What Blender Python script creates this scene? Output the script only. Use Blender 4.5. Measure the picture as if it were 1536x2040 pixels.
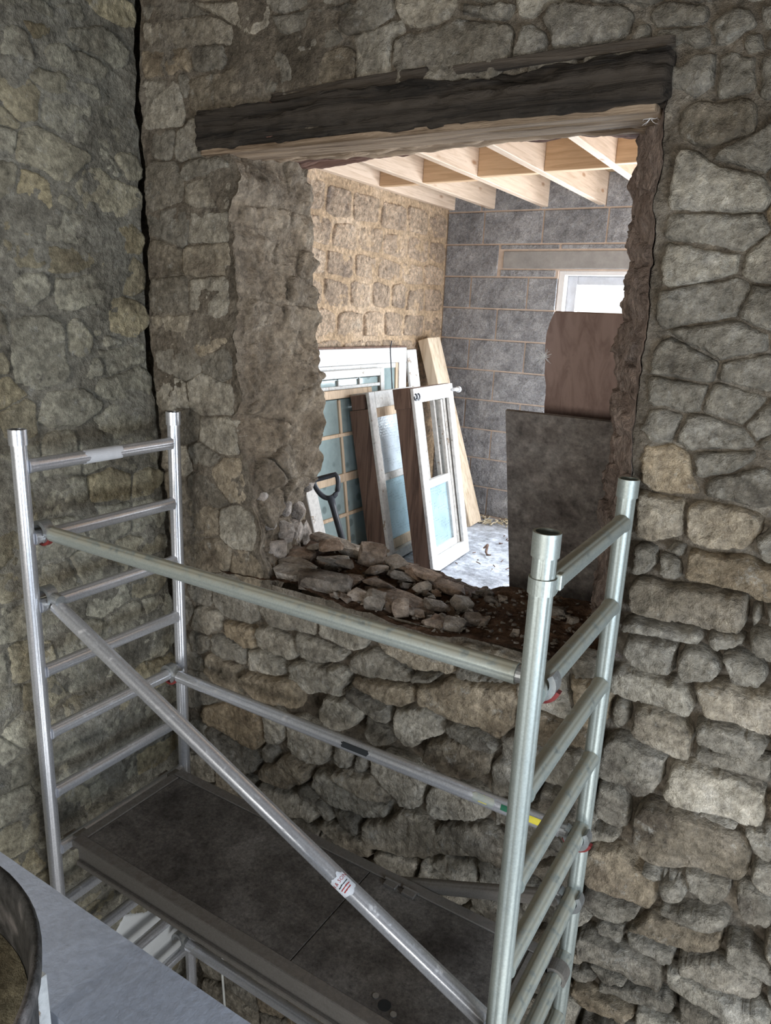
import bpy, bmesh, math, random
import numpy as np
from mathutils import Vector, Matrix

for o in list(bpy.data.objects):
    bpy.data.objects.remove(o, do_unlink=True)
scene = bpy.context.scene
COL = scene.collection
random.seed(11)
RNG = np.random.default_rng(5)

# ------------------------------------------------------------------ camera
cam_data = bpy.data.cameras.new('camera')
cam = bpy.data.objects.new('camera', cam_data)
COL.objects.link(cam)
R_ = Vector((0.8497875, 0.5253885, 0.0427566))
U_ = Vector((-0.1719589, 0.1996289, 0.9646649))
F_ = Vector((-0.4982884, 0.8271126, -0.2599873))
m = Matrix.Identity(4)
for i in range(3):
    m[i][0], m[i][1], m[i][2] = R_[i], U_[i], -F_[i]
m.translation = Vector((2.2526, -1.3950, 0.5369))
cam.matrix_world = m
cam_data.sensor_fit = 'VERTICAL'
cam_data.sensor_height = 36.0
cam_data.lens = 36.0 * 1459.3 / 2040.0
cam_data.clip_start = 0.02
scene.camera = cam

# ------------------------------------------------------------------ world: bright overcast sky
world = bpy.data.worlds.new('overcast_sky')
scene.world = world
world.use_nodes = True
bg = world.node_tree.nodes['Background']
bg.inputs[0].default_value = (0.92, 0.96, 1.0, 1)
bg.inputs[1].default_value = WORLD_STRENGTH = 1.7

# ------------------------------------------------------------------ daylight and fill
def area_light(name, loc, target, sx, sy, energy, col):
    d = bpy.data.lights.new(name, 'AREA')
    d.shape = 'RECTANGLE'; d.size = sx; d.size_y = sy
    d.energy = energy; d.color = col
    o = bpy.data.objects.new(name, d); COL.objects.link(o)
    o.location = loc
    o.rotation_euler = (Vector(target) - Vector(loc)).to_track_quat('-Z', 'Y').to_euler()
    return o
# daylight through the large opening in the right-hand wall of the further room
area_light('daylight_side_opening', (3.25, 2.9, 0.05), (0.0, 2.3, -0.5), 1.5, 1.2, 78, (0.92, 0.95, 1.0))
# daylight through the window in the block wall
area_light('daylight_far_window', (0.99, 4.06, 0.36), (0.75, 1.0, -0.45), 1.0, 0.95, 80, (0.80, 0.90, 1.0))
# daylight through the window behind the photographer
area_light('daylight_rear_window', (1.6, -3.95, -0.1), (1.0, 0.8, -0.9), 2.2, 1.4, 95, (1.0, 0.965, 0.91))
# blue skylight through the window in the right-hand wall of the room the photographer stands in
area_light('daylight_right_window', (3.58, -1.0, -0.5), (0.6, 0.5, -1.0), 1.3, 0.8, 54, (0.72, 0.84, 1.0))

# fill lamp added in the storey below to brighten the gap under the platform
area_light('fill_ground_floor', (3.5, -1.6, -2.2), (0.2, 0.6, -2.3), 1.2, 1.1, 45, (0.95, 0.97, 1.0))

scene.view_settings.view_transform = 'Standard'
scene.view_settings.look = 'None'
scene.view_settings.gamma = 1.0
scene.view_settings.use_curve_mapping = False
scene.view_settings.exposure = 0.14
scene.cycles.max_bounces = 6
scene.cycles.diffuse_bounces = 3
scene.cycles.glossy_bounces = 3
scene.cycles.transmission_bounces = 4
scene.cycles.transparent_max_bounces = 6

# ================================================================== helpers
_PERM = np.random.default_rng(1).integers(0, 1 << 16, 1 << 16)
def _h(i, j, k):
    a = _PERM[(i & 0xffff)]
    b = _PERM[(a + j) & 0xffff]
    return _PERM[(b + k) & 0xffff] / 65535.0
def vnoise(P):
    P = np.asarray(P, float)
    I = np.floor(P).astype(np.int64); f = P - I
    f = f * f * (3 - 2 * f)
    out = 0
    for dx in (0, 1):
        wx = f[:, 0] if dx else 1 - f[:, 0]
        for dy in (0, 1):
            wy = f[:, 1] if dy else 1 - f[:, 1]
            for dz in (0, 1):
                wz = f[:, 2] if dz else 1 - f[:, 2]
                out = out + wx * wy * wz * _h(I[:, 0] + dx, I[:, 1] + dy, I[:, 2] + dz)
    return out * 2 - 1
def fbm(P, octaves=4, gain=0.5):
    P = np.asarray(P, float); a = 1.0; s = 0; tot = 0
    for o in range(octaves):
        s = s + a * vnoise(P * (2.03 ** o) + 17.3 * o); tot += a; a *= gain
    return s / tot

def mesh_obj(name, verts, faces, mat, parent=None, smooth=False, loc=None, label=None, sharp=False):
    V = np.asarray(verts, float)
    if loc is None:
        lo, hi = V.min(0), V.max(0)
        loc = ((lo[0] + hi[0]) / 2, (lo[1] + hi[1]) / 2, lo[2])
    me = bpy.data.meshes.new(name)
    me.from_pydata((V - np.array(loc)).tolist(), [], [tuple(int(i) for i in f) for f in faces])
    if smooth:
        me.polygons.foreach_set('use_smooth', [True] * len(me.polygons))
    if mat is not None:
        me.materials.append(mat)
    me.update()
    if sharp: me.set_sharp_from_angle(angle=0.7)
    o = bpy.data.objects.new(name, me)
    COL.objects.link(o)
    place(o, loc, parent)
    if label: o['label'] = label
    return o
def wloc(o):
    v = Vector(o.location); p = o.parent
    while p: v += p.location; p = p.parent
    return v
def place(o, loc, parent):
    if parent is not None:
        o.parent = parent
        o.location = Vector(loc) - wloc(parent)
    else:
        o.location = loc
def tag(o, label, cat=None, group=None, kind=None):
    o['label'] = label
    if cat: o['category'] = cat
    if group: o['group'] = group
    if kind: o['kind'] = kind
    return o
def thing(name, loc, label, cat, group=None, kind=None):
    o = bpy.data.objects.new(name, None); COL.objects.link(o)
    o.location = loc; o.empty_display_size = 0.05
    return tag(o, label, cat, group, kind)

class MB:
    """collects shapes for one mesh"""
    def __init__(s): s.v = []; s.f = []
    def add(s, V, F):
        b = len(s.v); s.v += [tuple(v) for v in V]; s.f += [tuple(i + b for i in f) for f in F]; return s
    def box(s, x0, x1, y0, y1, z0, z1, M=None, b=0.0):
        V, F = bev_box(x0, x1, y0, y1, z0, z1, b)
        if M is not None: V = [M @ Vector(v) for v in V]
        return s.add(V, F)
    def build(s, name, mat, parent=None, smooth=False, loc=None, label=None):
        return mesh_obj(name, s.v, s.f, mat, parent, smooth, loc, label)
def bev_box(x0, x1, y0, y1, z0, z1, b=0.0):
    if b <= 0:
        V = [(x, y, z) for x in (x0, x1) for y in (y0, y1) for z in (z0, z1)]
        F = [(0, 1, 3, 2), (4, 6, 7, 5), (0, 4, 5, 1), (2, 3, 7, 6), (0, 2, 6, 4), (1, 5, 7, 3)]
        return V, F
    bm = bmesh.new()
    bmesh.ops.create_cube(bm, size=1.0)
    for v in bm.verts:
        v.co = Vector((x0 + (v.co.x + .5) * (x1 - x0), y0 + (v.co.y + .5) * (y1 - y0), z0 + (v.co.z + .5) * (z1 - z0)))
    bmesh.ops.bevel(bm, geom=list(bm.edges), offset=b, segments=1, affect='EDGES', profile=0.5)
    bm.verts.index_update()
    V = [tuple(v.co) for v in bm.verts]; F = [tuple(v.index for v in f.verts) for f in bm.faces]
    bm.free(); return V, F

def basis(d):
    d = Vector(d).normalized()
    a = Vector((0, 0, 1)) if abs(d.z) < 0.9 else Vector((1, 0, 0))
    x = d.cross(a).normalized(); y = d.cross(x).normalized()
    return d, x, y
def tube(p0, p1, r, segs=24, flute=0.0, caps=True, hollow=None, rings=None, bulge=None):
    """cylinder between two points; flute = depth of the extruded ridges; hollow=(inner r, depth) opens the p1 end"""
    p0, p1 = Vector(p0), Vector(p1)
    d, x, y = basis(p1 - p0)
    L = (p1 - p0).length
    ts = rings or [0, 1]
    V = []; F = []
    for ti, t in enumerate(ts):
        c = p0 + (p1 - p0) * t
        for i in range(segs):
            a = 2 * math.pi * i / segs
            rr = r * (1 - (flute * 1.7 if (segs >= 40 and i % 8 in (0, 1)) else 0))
            if bulge: rr *= bulge[ti]
            V.append(c + (x * math.cos(a) + y * math.sin(a)) * rr)
    for k in range(len(ts) - 1):
        for i in range(segs):
            j = (i + 1) % segs
            F.append((k * segs + i, k * segs + j, (k + 1) * segs + j, (k + 1) * segs + i))
    last = (len(ts) - 1) * segs
    if caps: F.append(tuple(reversed(range(segs))))
    if hollow:
        ri, dep = hollow
        b = len(V)
        for c in (p1, p1 - d * dep):
            for i in range(segs):
                a = 2 * math.pi * i / segs
                V.append(c + (x * math.cos(a) + y * math.sin(a)) * ri)
        for i in range(segs):
            j = (i + 1) % segs
            F.append((last + i, last + j, b + j, b + i))
            F.append((b + i, b + j, b + segs + j, b + segs + i))
        F.append(tuple(b + segs + i for i in range(segs)))
    elif caps:
        F.append(tuple(last + i for i in range(segs)))
    return [tuple(v) for v in V], F
def arc_band(center, axis, r0, r1, w, a0, a1, n=20, ref=None):
    """C-shaped band: inner radius r0, outer r1, width w along axis"""
    c = Vector(center); d = Vector(axis).normalized()
    x = Vector(ref) if ref else basis(d)[1]
    x = (x - d * x.dot(d)).normalized(); y = d.cross(x)
    V = []; F = []
    for i in range(n + 1):
        a = a0 + (a1 - a0) * i / n
        e = x * math.cos(a) + y * math.sin(a)
        for rr, s in ((r0, -.5), (r1, -.5), (r1, .5), (r0, .5)):
            V.append(c + e * rr + d * (w * s))
    for i in range(n):
        for k in range(4):
            k2 = (k + 1) % 4
            F.append((i * 4 + k, (i + 1) * 4 + k, (i + 1) * 4 + k2, i * 4 + k2))
    F.append((0, 1, 2, 3)); F.append((n * 4 + 3, n * 4 + 2, n * 4 + 1, n * 4))
    return [tuple(v) for v in V], F
def path_tube(pts, r, segs=8):
    V = []; F = []; n = len(pts)
    pts = [Vector(p) for p in pts]
    for i, p in enumerate(pts):
        d = (pts[min(i + 1, n - 1)] - pts[max(i - 1, 0)])
        d, x, y = basis(d)
        rr = r[i] if isinstance(r, (list, tuple)) else r
        for k in range(segs):
            a = 2 * math.pi * k / segs
            V.append(tuple(p + (x * math.cos(a) + y * math.sin(a)) * rr))
    for i in range(n - 1):
        for k in range(segs):
            j = (k + 1) % segs
            F.append((i * segs + k, i * segs + j, (i + 1) * segs + j, (i + 1) * segs + k))
    F.append(tuple(range(segs))); F.append(tuple((n - 1) * segs + k for k in range(segs)))
    return V, F
def grid_faces(nu, nv, flip=False):
    F = []
    for i in range(nu - 1):
        for j in range(nv - 1):
            a, b, c, d = i * nv + j, (i + 1) * nv + j, (i + 1) * nv + j + 1, i * nv + j + 1
            F.append((a, d, c, b) if flip else (a, b, c, d))
    return F

# ------------------------------------------------------------------ materials
def nt(name):
    mt = bpy.data.materials.new(name); mt.use_nodes = True
    t = mt.node_tree; b = t.nodes['Principled BSDF']
    return mt, t, b
def N(t, typ, **kw):
    n = t.nodes.new(typ)
    for k, v in kw.items(): setattr(n, k, v)
    return n
def noise(t, vec, scale, detail=6, rough=0.6, dist=0.0):
    n = N(t, 'ShaderNodeTexNoise'); n.inputs['Scale'].default_value = scale
    n.inputs['Detail'].default_value = detail; n.inputs['Roughness'].default_value = rough
    n.inputs['Distortion'].default_value = dist
    t.links.new(vec, n.inputs['Vector']); return n.outputs['Fac']
def ramp(t, fac, stops):
    r = N(t, 'ShaderNodeValToRGB')
    while len(r.color_ramp.elements) < len(stops): r.color_ramp.elements.new(0.5)
    for e, (p, c) in zip(r.color_ramp.elements, stops):
        e.position = p; e.color = (*c, 1) if len(c) == 3 else c
    t.links.new(fac, r.inputs[0]); return r.outputs[0]
def mix(t, typ, fac, a, b):
    n = N(t, 'ShaderNodeMix', data_type='RGBA', blend_type=typ)
    for k, v in ((0, fac), (6, a), (7, b)):
        sock = n.inputs[k]
        if hasattr(v, 'is_output'): t.links.new(v, sock)
        elif isinstance(v, (int, float)): sock.default_value = v if k == 0 else (v, v, v, 1)
        else: sock.default_value = (*v, 1)
    return n.outputs[2]
def mathn(t, op, a, b):
    n = N(t, 'ShaderNodeMath', operation=op)
    for sock, v in ((n.inputs[0], a), (n.inputs[1], b)):
        if hasattr(v, 'is_output'): t.links.new(v, sock)
        else: sock.default_value = v
    return n.outputs[0]
def pos_vec(t, scale=None):
    g = N(t, 'ShaderNodeNewGeometry').outputs['Position']
    if scale:
        mp = N(t, 'ShaderNodeMapping'); mp.inputs['Scale'].default_value = scale
        t.links.new(g, mp.inputs['Vector']); return mp.outputs[0]
    return g
def obj_random(t): return N(t, 'ShaderNodeObjectInfo').outputs['Random']
def bump(t, b, height, strength, dist):
    n = N(t, 'ShaderNodeBump'); n.inputs['Strength'].default_value = strength
    n.inputs['Distance'].default_value = dist
    t.links.new(height, n.inputs['Height']); t.links.new(n.outputs[0], b.inputs['Normal'])
def rocky(name, stops, s1=5.0, s2=38.0, bumps=0.9, bdist=0.012, rough=0.92, vary=0.35, speck=None, tint=None):
    mt, t, b = nt(name)
    p = pos_vec(t)
    base = ramp(t, noise(t, p, s1, 4, 0.64, 0.0), stops)
    fine = ramp(t, noise(t, p, s2, 4, 0.74), [(0.25, (0.22,) * 3), (0.42, (0.8,) * 3), (0.55, (1.1,) * 3), (0.75, (1.75,) * 3)])
    c = mix(t, 'MULTIPLY', 0.85, base, fine)
    r = obj_random(t)
    val = ramp(t, r, [(0.0, (1 - vary,) * 3), (1.0, (1 + vary,) * 3)])
    c = mix(t, 'MULTIPLY', 1.0, c, val)
    if tint:
        wn = N(t, 'ShaderNodeTexWhiteNoise', noise_dimensions='1D'); t.links.new(r, wn.inputs['W'])
        f = ramp(t, wn.outputs['Value'], [(0.45, (0,) * 3), (1.0, (0.75,) * 3)])
        c = mix(t, 'MIX', f, c, mix(t, 'MULTIPLY', 1.0, c, tint))
    if speck:
        f = ramp(t, noise(t, p, 14, 5, 0.78), [(0.58, (0,) * 3), (0.70, (speck[0],) * 3)])
        c = mix(t, 'MIX', f, c, speck[1])
    b.inputs['Roughness'].default_value = rough
    b.inputs['Specular IOR Level'].default_value = 0.25
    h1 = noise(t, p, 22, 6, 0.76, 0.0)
    pit_shade = ramp(t, h1, [(0.34, (0.62,) * 3), (0.47, (0.95,) * 3), (0.62, (1.18,) * 3)])      # shade painted into the bump's pits, peaks lightened, for stronger relief
    t.links.new(mix(t, 'MULTIPLY', 0.8, c, pit_shade), b.inputs['Base Color'])
    v = N(t, 'ShaderNodeTexVoronoi'); v.inputs['Scale'].default_value = 30
    wv = N(t, 'ShaderNodeVectorMath', operation='ADD'); sv = N(t, 'ShaderNodeVectorMath', operation='SCALE'); sv.inputs['Scale'].default_value = 0.05
    nz = N(t, 'ShaderNodeTexNoise'); nz.inputs['Scale'].default_value = 18; nz.inputs['Detail'].default_value = 1; t.links.new(p, nz.inputs['Vector'])
    t.links.new(nz.outputs['Color'], sv.inputs[0]); t.links.new(p, wv.inputs[0]); t.links.new(sv.outputs[0], wv.inputs[1]); t.links.new(wv.outputs[0], v.inputs['Vector'])
    h = mathn(t, 'ADD', mathn(t, 'MULTIPLY', h1, 1.25), mathn(t, 'MULTIPLY', v.outputs['Distance'], 0.4))
    bump(t, b, h, bumps, bdist * 3.6)
    return mt
def plain(name, col, rough=0.6, metal=0.0, var=0.12, scale=25, bumps=0.15, spec=0.4):
    mt, t, b = nt(name)
    p = pos_vec(t)
    f = noise(t, p, scale, 8, 0.65)
    c = mix(t, 'MULTIPLY', 1.0, col, ramp(t, f, [(0.3, (1 - var,) * 3), (0.7, (1 + var,) * 3)]))
    t.links.new(c, b.inputs['Base Color'])
    b.inputs['Roughness'].default_value = rough; b.inputs['Metallic'].default_value = metal
    b.inputs['Specular IOR Level'].default_value = spec
    if bumps: bump(t, b, f, bumps, 0.004)
    return mt
def timber(name, dark, light, axis=1, grain=9.0, rough=0.7, bumps=0.3, knots=False, vary=0.1, bd=0.006):
    mt, t, b = nt(name)
    sc = [grain * 6] * 3; sc[axis] = grain * 0.35
    p = pos_vec(t, tuple(sc))
    f = noise(t, p, 1.0, 8, 0.62, 0.9)
    c = ramp(t, f, [(0.3, dark), (0.55, light), (0.8, tuple(min(1, v * 1.12) for v in light))])
    c = mix(t, 'MULTIPLY', 1.0, c, ramp(t, obj_random(t), [(0, (1 - vary,) * 3), (1, (1 + vary,) * 3)]))
    if knots:
        v = N(t, 'ShaderNodeTexVoronoi'); v.inputs['Scale'].default_value = 1.0
        ks = [9.0] * 3; ks[axis] = 3.2
        t.links.new(pos_vec(t, tuple(ks)), v.inputs['Vector'])
        kf = ramp(t, v.outputs['Distance'], [(0.06, (0.75,) * 3), (0.14, (0,) * 3)])
        c = mix(t, 'MIX', kf, c, (0.33, 0.16, 0.07))
    t.links.new(c, b.inputs['Base Color']); b.inputs['Roughness'].default_value = rough
    b.inputs['Specular IOR Level'].default_value = 0.3
    bump(t, b, f, bumps, bd)
    return mt
def peeling_paint(name, paint, under, amount=0.5, scale=16, rough=0.45):
    mt, t, b = nt(name)
    p = pos_vec(t)
    f = noise(t, p, scale, 10, 0.7)
    k = ramp(t, f, [(amount, (0,) * 3), (amount + 0.03, (1,) * 3)])
    dirt = ramp(t, noise(t, p, 40, 6, 0.7), [(0.3, (0.72,) * 3), (0.6, (1.03,) * 3)])
    c = mix(t, 'MIX', k, mix(t, 'MULTIPLY', 1.0, paint, dirt), under)
    t.links.new(c, b.inputs['Base Color']); b.inputs['Roughness'].default_value = rough
    bump(t, b, mathn(t, 'SUBTRACT', 1.0, k), 0.4, 0.003)
    return mt
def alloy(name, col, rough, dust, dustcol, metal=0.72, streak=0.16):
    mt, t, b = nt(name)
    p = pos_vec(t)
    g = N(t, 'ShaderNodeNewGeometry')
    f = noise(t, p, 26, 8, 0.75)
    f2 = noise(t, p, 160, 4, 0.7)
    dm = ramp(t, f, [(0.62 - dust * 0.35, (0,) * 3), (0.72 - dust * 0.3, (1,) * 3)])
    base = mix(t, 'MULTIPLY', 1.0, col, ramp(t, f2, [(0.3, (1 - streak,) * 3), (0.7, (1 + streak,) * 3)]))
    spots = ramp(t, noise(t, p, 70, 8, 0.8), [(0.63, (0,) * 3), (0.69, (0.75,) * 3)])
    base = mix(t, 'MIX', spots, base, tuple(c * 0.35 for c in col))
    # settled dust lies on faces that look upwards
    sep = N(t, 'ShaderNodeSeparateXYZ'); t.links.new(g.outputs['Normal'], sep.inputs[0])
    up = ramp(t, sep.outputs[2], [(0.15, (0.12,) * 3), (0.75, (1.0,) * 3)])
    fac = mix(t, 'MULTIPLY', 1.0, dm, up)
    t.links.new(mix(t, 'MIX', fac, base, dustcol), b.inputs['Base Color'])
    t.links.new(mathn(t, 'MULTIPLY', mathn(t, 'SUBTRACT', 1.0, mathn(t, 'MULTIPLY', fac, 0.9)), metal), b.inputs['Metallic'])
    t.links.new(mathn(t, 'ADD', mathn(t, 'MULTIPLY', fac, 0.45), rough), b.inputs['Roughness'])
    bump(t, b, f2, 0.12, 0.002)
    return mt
BACK_STONES = """1795,67 1927,67 1941,-47 1882,-47 1856,-73 1804,-65|
1934,36 1980,57 2063,61 2135,38 2142,4 2112,-36 2048,-61 1976,-55 1945,-48|
1981,114 1998,142 2066,161 2161,171 2177,77 2097,83 2033,85 1990,90|
1961,-85 2028,-88 2085,-81 2203,-85 2217,-167 2184,-186 2110,-167 2012,-163 1968,-165|
1881,-106 1932,-116 1948,-151 1937,-176 1894,-168|
1802,-104 1837,-92 1877,-103 1878,-144 1835,-172 1806,-181|
1806,-216 1904,-207 2003,-188 2131,-184 2144,-243 2129,-292 2032,-300 1937,-302 1865,-307 1806,-307|
2148,-206 2174,-195 2178,-243 2163,-265 2149,-241|
2178,-198 2219,-179 2231,-255 2190,-253|
1804,-342 1841,-323 1941,-325 2039,-321 2045,-334 2032,-356 1925,-363 1812,-370|
2051,-320 2145,-296 2146,-314 2132,-337 2073,-361 2054,-345|
2157,-279 2231,-255 2246,-348 2200,-360 2163,-337|
1823,-386 1926,-370 1983,-370 1973,-407 1974,-472 1924,-485 1861,-479 1839,-441|
1985,-374 2037,-364 2094,-399 2100,-421 2078,-451 2007,-473 1980,-458|
2099,-374 2135,-356 2209,-369 2201,-436 2160,-444 2117,-420|
1803,-518 1872,-491 2005,-484 2030,-515 2037,-552 2022,-577 1910,-580 1802,-590|
2037,-474 2143,-459 2264,-456 2280,-553 2196,-550 2081,-552 2054,-512|
1805,-646 1823,-604 1867,-625 1868,-676 1820,-694|
1875,-617 1956,-594 2047,-633 2060,-683 2053,-732 2017,-725 1929,-722 1880,-693|
2060,-608 2124,-600 2247,-608 2242,-668 2215,-674 2127,-673 2072,-659|
1670,-517 1736,-507 1746,-556 1724,-571 1676,-573|
1890,-109 1923,-75 1955,-77 1947,-106 1906,-101|
1795,-771 1856,-738 1990,-749 1999,-828 1967,-870 1928,-878 1804,-886 1793,-874|
2064,-671 2171,-662 2272,-645 2283,-717 2255,-728 2180,-720 2100,-722 2073,-707|
1999,-777 2042,-754 2154,-735 2260,-736 2285,-823 2280,-860 2208,-877 2135,-874 2032,-898 2002,-864|
1924,-983 1980,-931 2042,-907 2149,-914 2248,-930 2272,-981 2276,-1030 2250,-1075 2166,-1090 2082,-1100 1979,-1095 1934,-1066|
1797,-911 1860,-923 1874,-955 1902,-959 1904,-1013 1912,-1037 1872,-1055 1804,-1047 1796,-983|
2233,-886 2306,-854 2325,-975 2294,-975 2248,-930|
1797,-1153 1884,-1151 1976,-1174 2012,-1207 2031,-1248 2031,-1277 2006,-1298 1898,-1306 1804,-1301 1794,-1212|
2097,-1109 2167,-1095 2232,-1084 2228,-1139 2187,-1172 2115,-1176|
2028,-1188 2081,-1155 2104,-1176 2104,-1226 2086,-1253 2036,-1246|
2039,-1267 2103,-1247 2179,-1236 2232,-1219 2231,-1269 2196,-1294 2120,-1303 2056,-1297|
1796,-1323 1880,-1315 1986,-1324 1993,-1343 1974,-1377 1924,-1399 1849,-1386 1797,-1371|
2006,-1330 2076,-1309 2163,-1304 2232,-1276 2231,-1324 2198,-1389 2134,-1403 2026,-1413 1955,-1411|
2236,-1087 2287,-1077 2344,-1094 2361,-1196 2305,-1190 2257,-1145|
1865,-1437 1946,-1422 1948,-1469 1869,-1471|
1801,-1500 1935,-1488 2054,-1485 2085,-1526 2085,-1580 2021,-1596 1924,-1593 1802,-1597|
1952,-1425 2045,-1419 2113,-1415 2110,-1458 2083,-1492 1966,-1465|
2120,-1429 2218,-1383 2281,-1379 2357,-1395 2357,-1445 2316,-1471 2188,-1475 2135,-1473|
2245,-1283 2288,-1291 2377,-1294 2390,-1374 2343,-1381 2265,-1360|
2088,-1495 2181,-1486 2297,-1483 2405,-1471 2416,-1537 2290,-1580 2192,-1561 2109,-1553|
1897,-1666 2007,-1630 2140,-1612 2149,-1643 2118,-1682 1986,-1699 1897,-1710|
1792,-1653 1884,-1642 1897,-1663 1834,-1698 1793,-1704|
1797,-1741 1931,-1734 2033,-1719 1998,-1792 1899,-1806 1804,-1802|
2147,-1590 2247,-1579 2374,-1578 2306,-1683 2173,-1682 2147,-1657|
1964,-1157 2028,-1157 2097,-1139 2085,-1150 2027,-1182 1986,-1181|
2071,-897 2143,-876 2220,-877 2220,-903 2168,-908 2106,-907|
-72,-672 56,-631 39,-738 -74,-733|
-61,-768 107,-769 113,-822 35,-876 -65,-870|
120,-798 292,-773 317,-861 252,-891 139,-869|
63,-874 252,-891 245,-958 130,-982 75,-942|
-81,-919 48,-905 33,-955 -70,-1007|
259,-889 456,-873 480,-929 419,-964 278,-970|
318,-776 515,-783 516,-866 418,-874 330,-847|
318,-631 630,-661 620,-724 527,-729 343,-697|
527,-739 766,-741 800,-761 657,-823 540,-817|
504,-880 791,-832 798,-860 773,-949 613,-960 493,-957|
641,-658 860,-666 851,-707 766,-732 654,-724|
800,-761 925,-719 1063,-748 1080,-790 929,-818 802,-819|
798,-865 930,-828 1080,-799 1090,-872 1036,-900 923,-899|
942,-652 1072,-652 1259,-651 1253,-689 1134,-726 975,-699|
1087,-750 1200,-715 1174,-750 1079,-780|
1119,-787 1247,-727 1495,-674 1500,-812 1456,-891 1321,-867 1114,-873|
782,-895 923,-909 997,-933 1004,-970 948,-989 872,-966 795,-941|
683,-978 773,-949 862,-979 853,-1013 754,-1068 697,-1057|
1017,-916 1144,-873 1223,-920 1207,-964 1094,-1026 1022,-1013|
884,-992 948,-999 1001,-1000 1004,-1059 920,-1070|
224,-1020 517,-959 531,-1051 419,-1066 237,-1071|
-20,-1260 153,-1178 342,-1181 355,-1255 341,-1340 192,-1361 -8,-1339|
368,-1150 470,-1147 483,-1242 368,-1296|
495,-1149 688,-1145 713,-1221 596,-1321 496,-1270|
355,-1318 433,-1351 420,-1390 368,-1411|
314,-1467 459,-1352 620,-1333 615,-1391 523,-1463 341,-1503|
1172,-1006 1353,-929 1419,-969 1426,-1041 1318,-1065 1175,-1064|
913,-1155 1050,-1142 1220,-1144 1164,-1187 1160,-1280 1058,-1303 972,-1277 926,-1212|
633,-1351 786,-1354 998,-1361 1011,-1408 925,-1436 720,-1470 622,-1422|
1167,-1246 1220,-1154 1379,-1137 1435,-1151 1430,-1202 1306,-1276 1211,-1309|
341,-1527 624,-1501 661,-1530 638,-1598 473,-1612 341,-1574|
905,-1477 1073,-1370 1214,-1348 1410,-1389 1123,-1527 909,-1586|
1224,-1344 1400,-1274 1535,-1271 1546,-1392 1364,-1401 1228,-1404|
1453,-1153 1519,-1106 1537,-1202 1469,-1233|
1223,-911 1368,-887 1458,-909 1419,-960 1282,-956|
731,-1465 859,-1454 885,-1553 792,-1539|
769,-1168 836,-1153 828,-1251 760,-1246|
848,-1190 903,-1169 884,-1260 835,-1269|
1269,-657 1375,-660 1477,-662 1352,-698 1263,-695|
901,1367 1106,1389 1264,1353 1288,1267 1224,1229 1071,1236 918,1234 884,1302|
737,1397 918,1417 930,1378 871,1371 878,1234 743,1233|
1120,1429 1292,1403 1263,1367 1122,1401|
1280,1268 1315,1332 1381,1316 1402,1267 1323,1256|
1340,1251 1473,1258 1484,1230 1342,1223|
1390,1388 1601,1355 1618,1278 1540,1259 1402,1270 1378,1350|
1497,1248 1664,1246 1672,1233 1499,1229|
1618,1278 1664,1296 1682,1263 1621,1252|
1662,1309 1692,1341 1806,1324 1812,1281 1686,1287|
1686,1284 1813,1272 1825,1237 1692,1244|
1818,1280 1910,1285 1927,1253 1838,1236|
1726,1188 1842,1205 1845,1144 1762,1128 1724,1157|
1849,1198 1938,1187 1948,1120 1869,1110|
1943,1192 2008,1196 2024,1095 1957,1107|
1782,1081 1935,1092 1965,1015 1847,999 1795,1035|
1905,1245 1942,1239 1960,1196 1918,1199|
1931,1304 1991,1295 2001,1237 1947,1245|
-246,1471 -13,1464 -4,1381 -239,1385|
11,1461 158,1449 157,1377 20,1386|
-252,1370 -54,1341 -48,1201 -250,1202|
-5,1351 265,1336 286,1246 96,1227 -9,1252|
84,1220 253,1217 230,1163 88,1155|
264,1241 412,1252 473,1193 453,1152 263,1167|
476,1367 742,1353 746,1248 561,1237 492,1254|
421,1325 502,1225 442,1238|
286,1297 422,1297 412,1263 307,1252|
471,1381 461,1430 650,1431 678,1401 615,1376|
-239,1570 105,1543 203,1500 191,1445 -207,1482|
-247,1640 -30,1606 105,1550 -226,1576|
16,1599 371,1544 381,1475 214,1506|
391,1501 734,1489 659,1436 461,1437|
-252,1177 -98,1189 -128,1079 -205,1092|
-73,1187 37,1209 58,1146 80,1082 -90,1084"""
LEFT_STONES = """179,460 388,448 389,356 367,241 302,217 170,240 161,334|
295,212 393,195 484,183 537,133 487,96 375,61 231,98|
251,634 331,629 338,578 270,534 196,521 207,586|
378,617 546,649 609,564 579,535 394,523|
389,902 446,941 505,888 477,859 398,864|
508,499 591,501 591,427 534,410|
574,404 660,398 648,363 576,358|
496,326 561,301 548,255 480,258|
400,442 446,454 513,410 489,326 394,350|
497,1459 632,1486 738,1452 687,1392 607,1411 493,1415|
306,1442 407,1446 421,1416 350,1388|
238,1394 336,1410 342,1337 293,1306 229,1302|
393,1386 483,1405 606,1404 665,1382 602,1335 413,1314|
439,1525 551,1569 557,1521 490,1486|
493,1299 599,1296 626,1249 509,1267|
595,1102 636,1102 706,1017 661,1001 603,1064|
407,922 500,888 458,855 394,873"""

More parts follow.
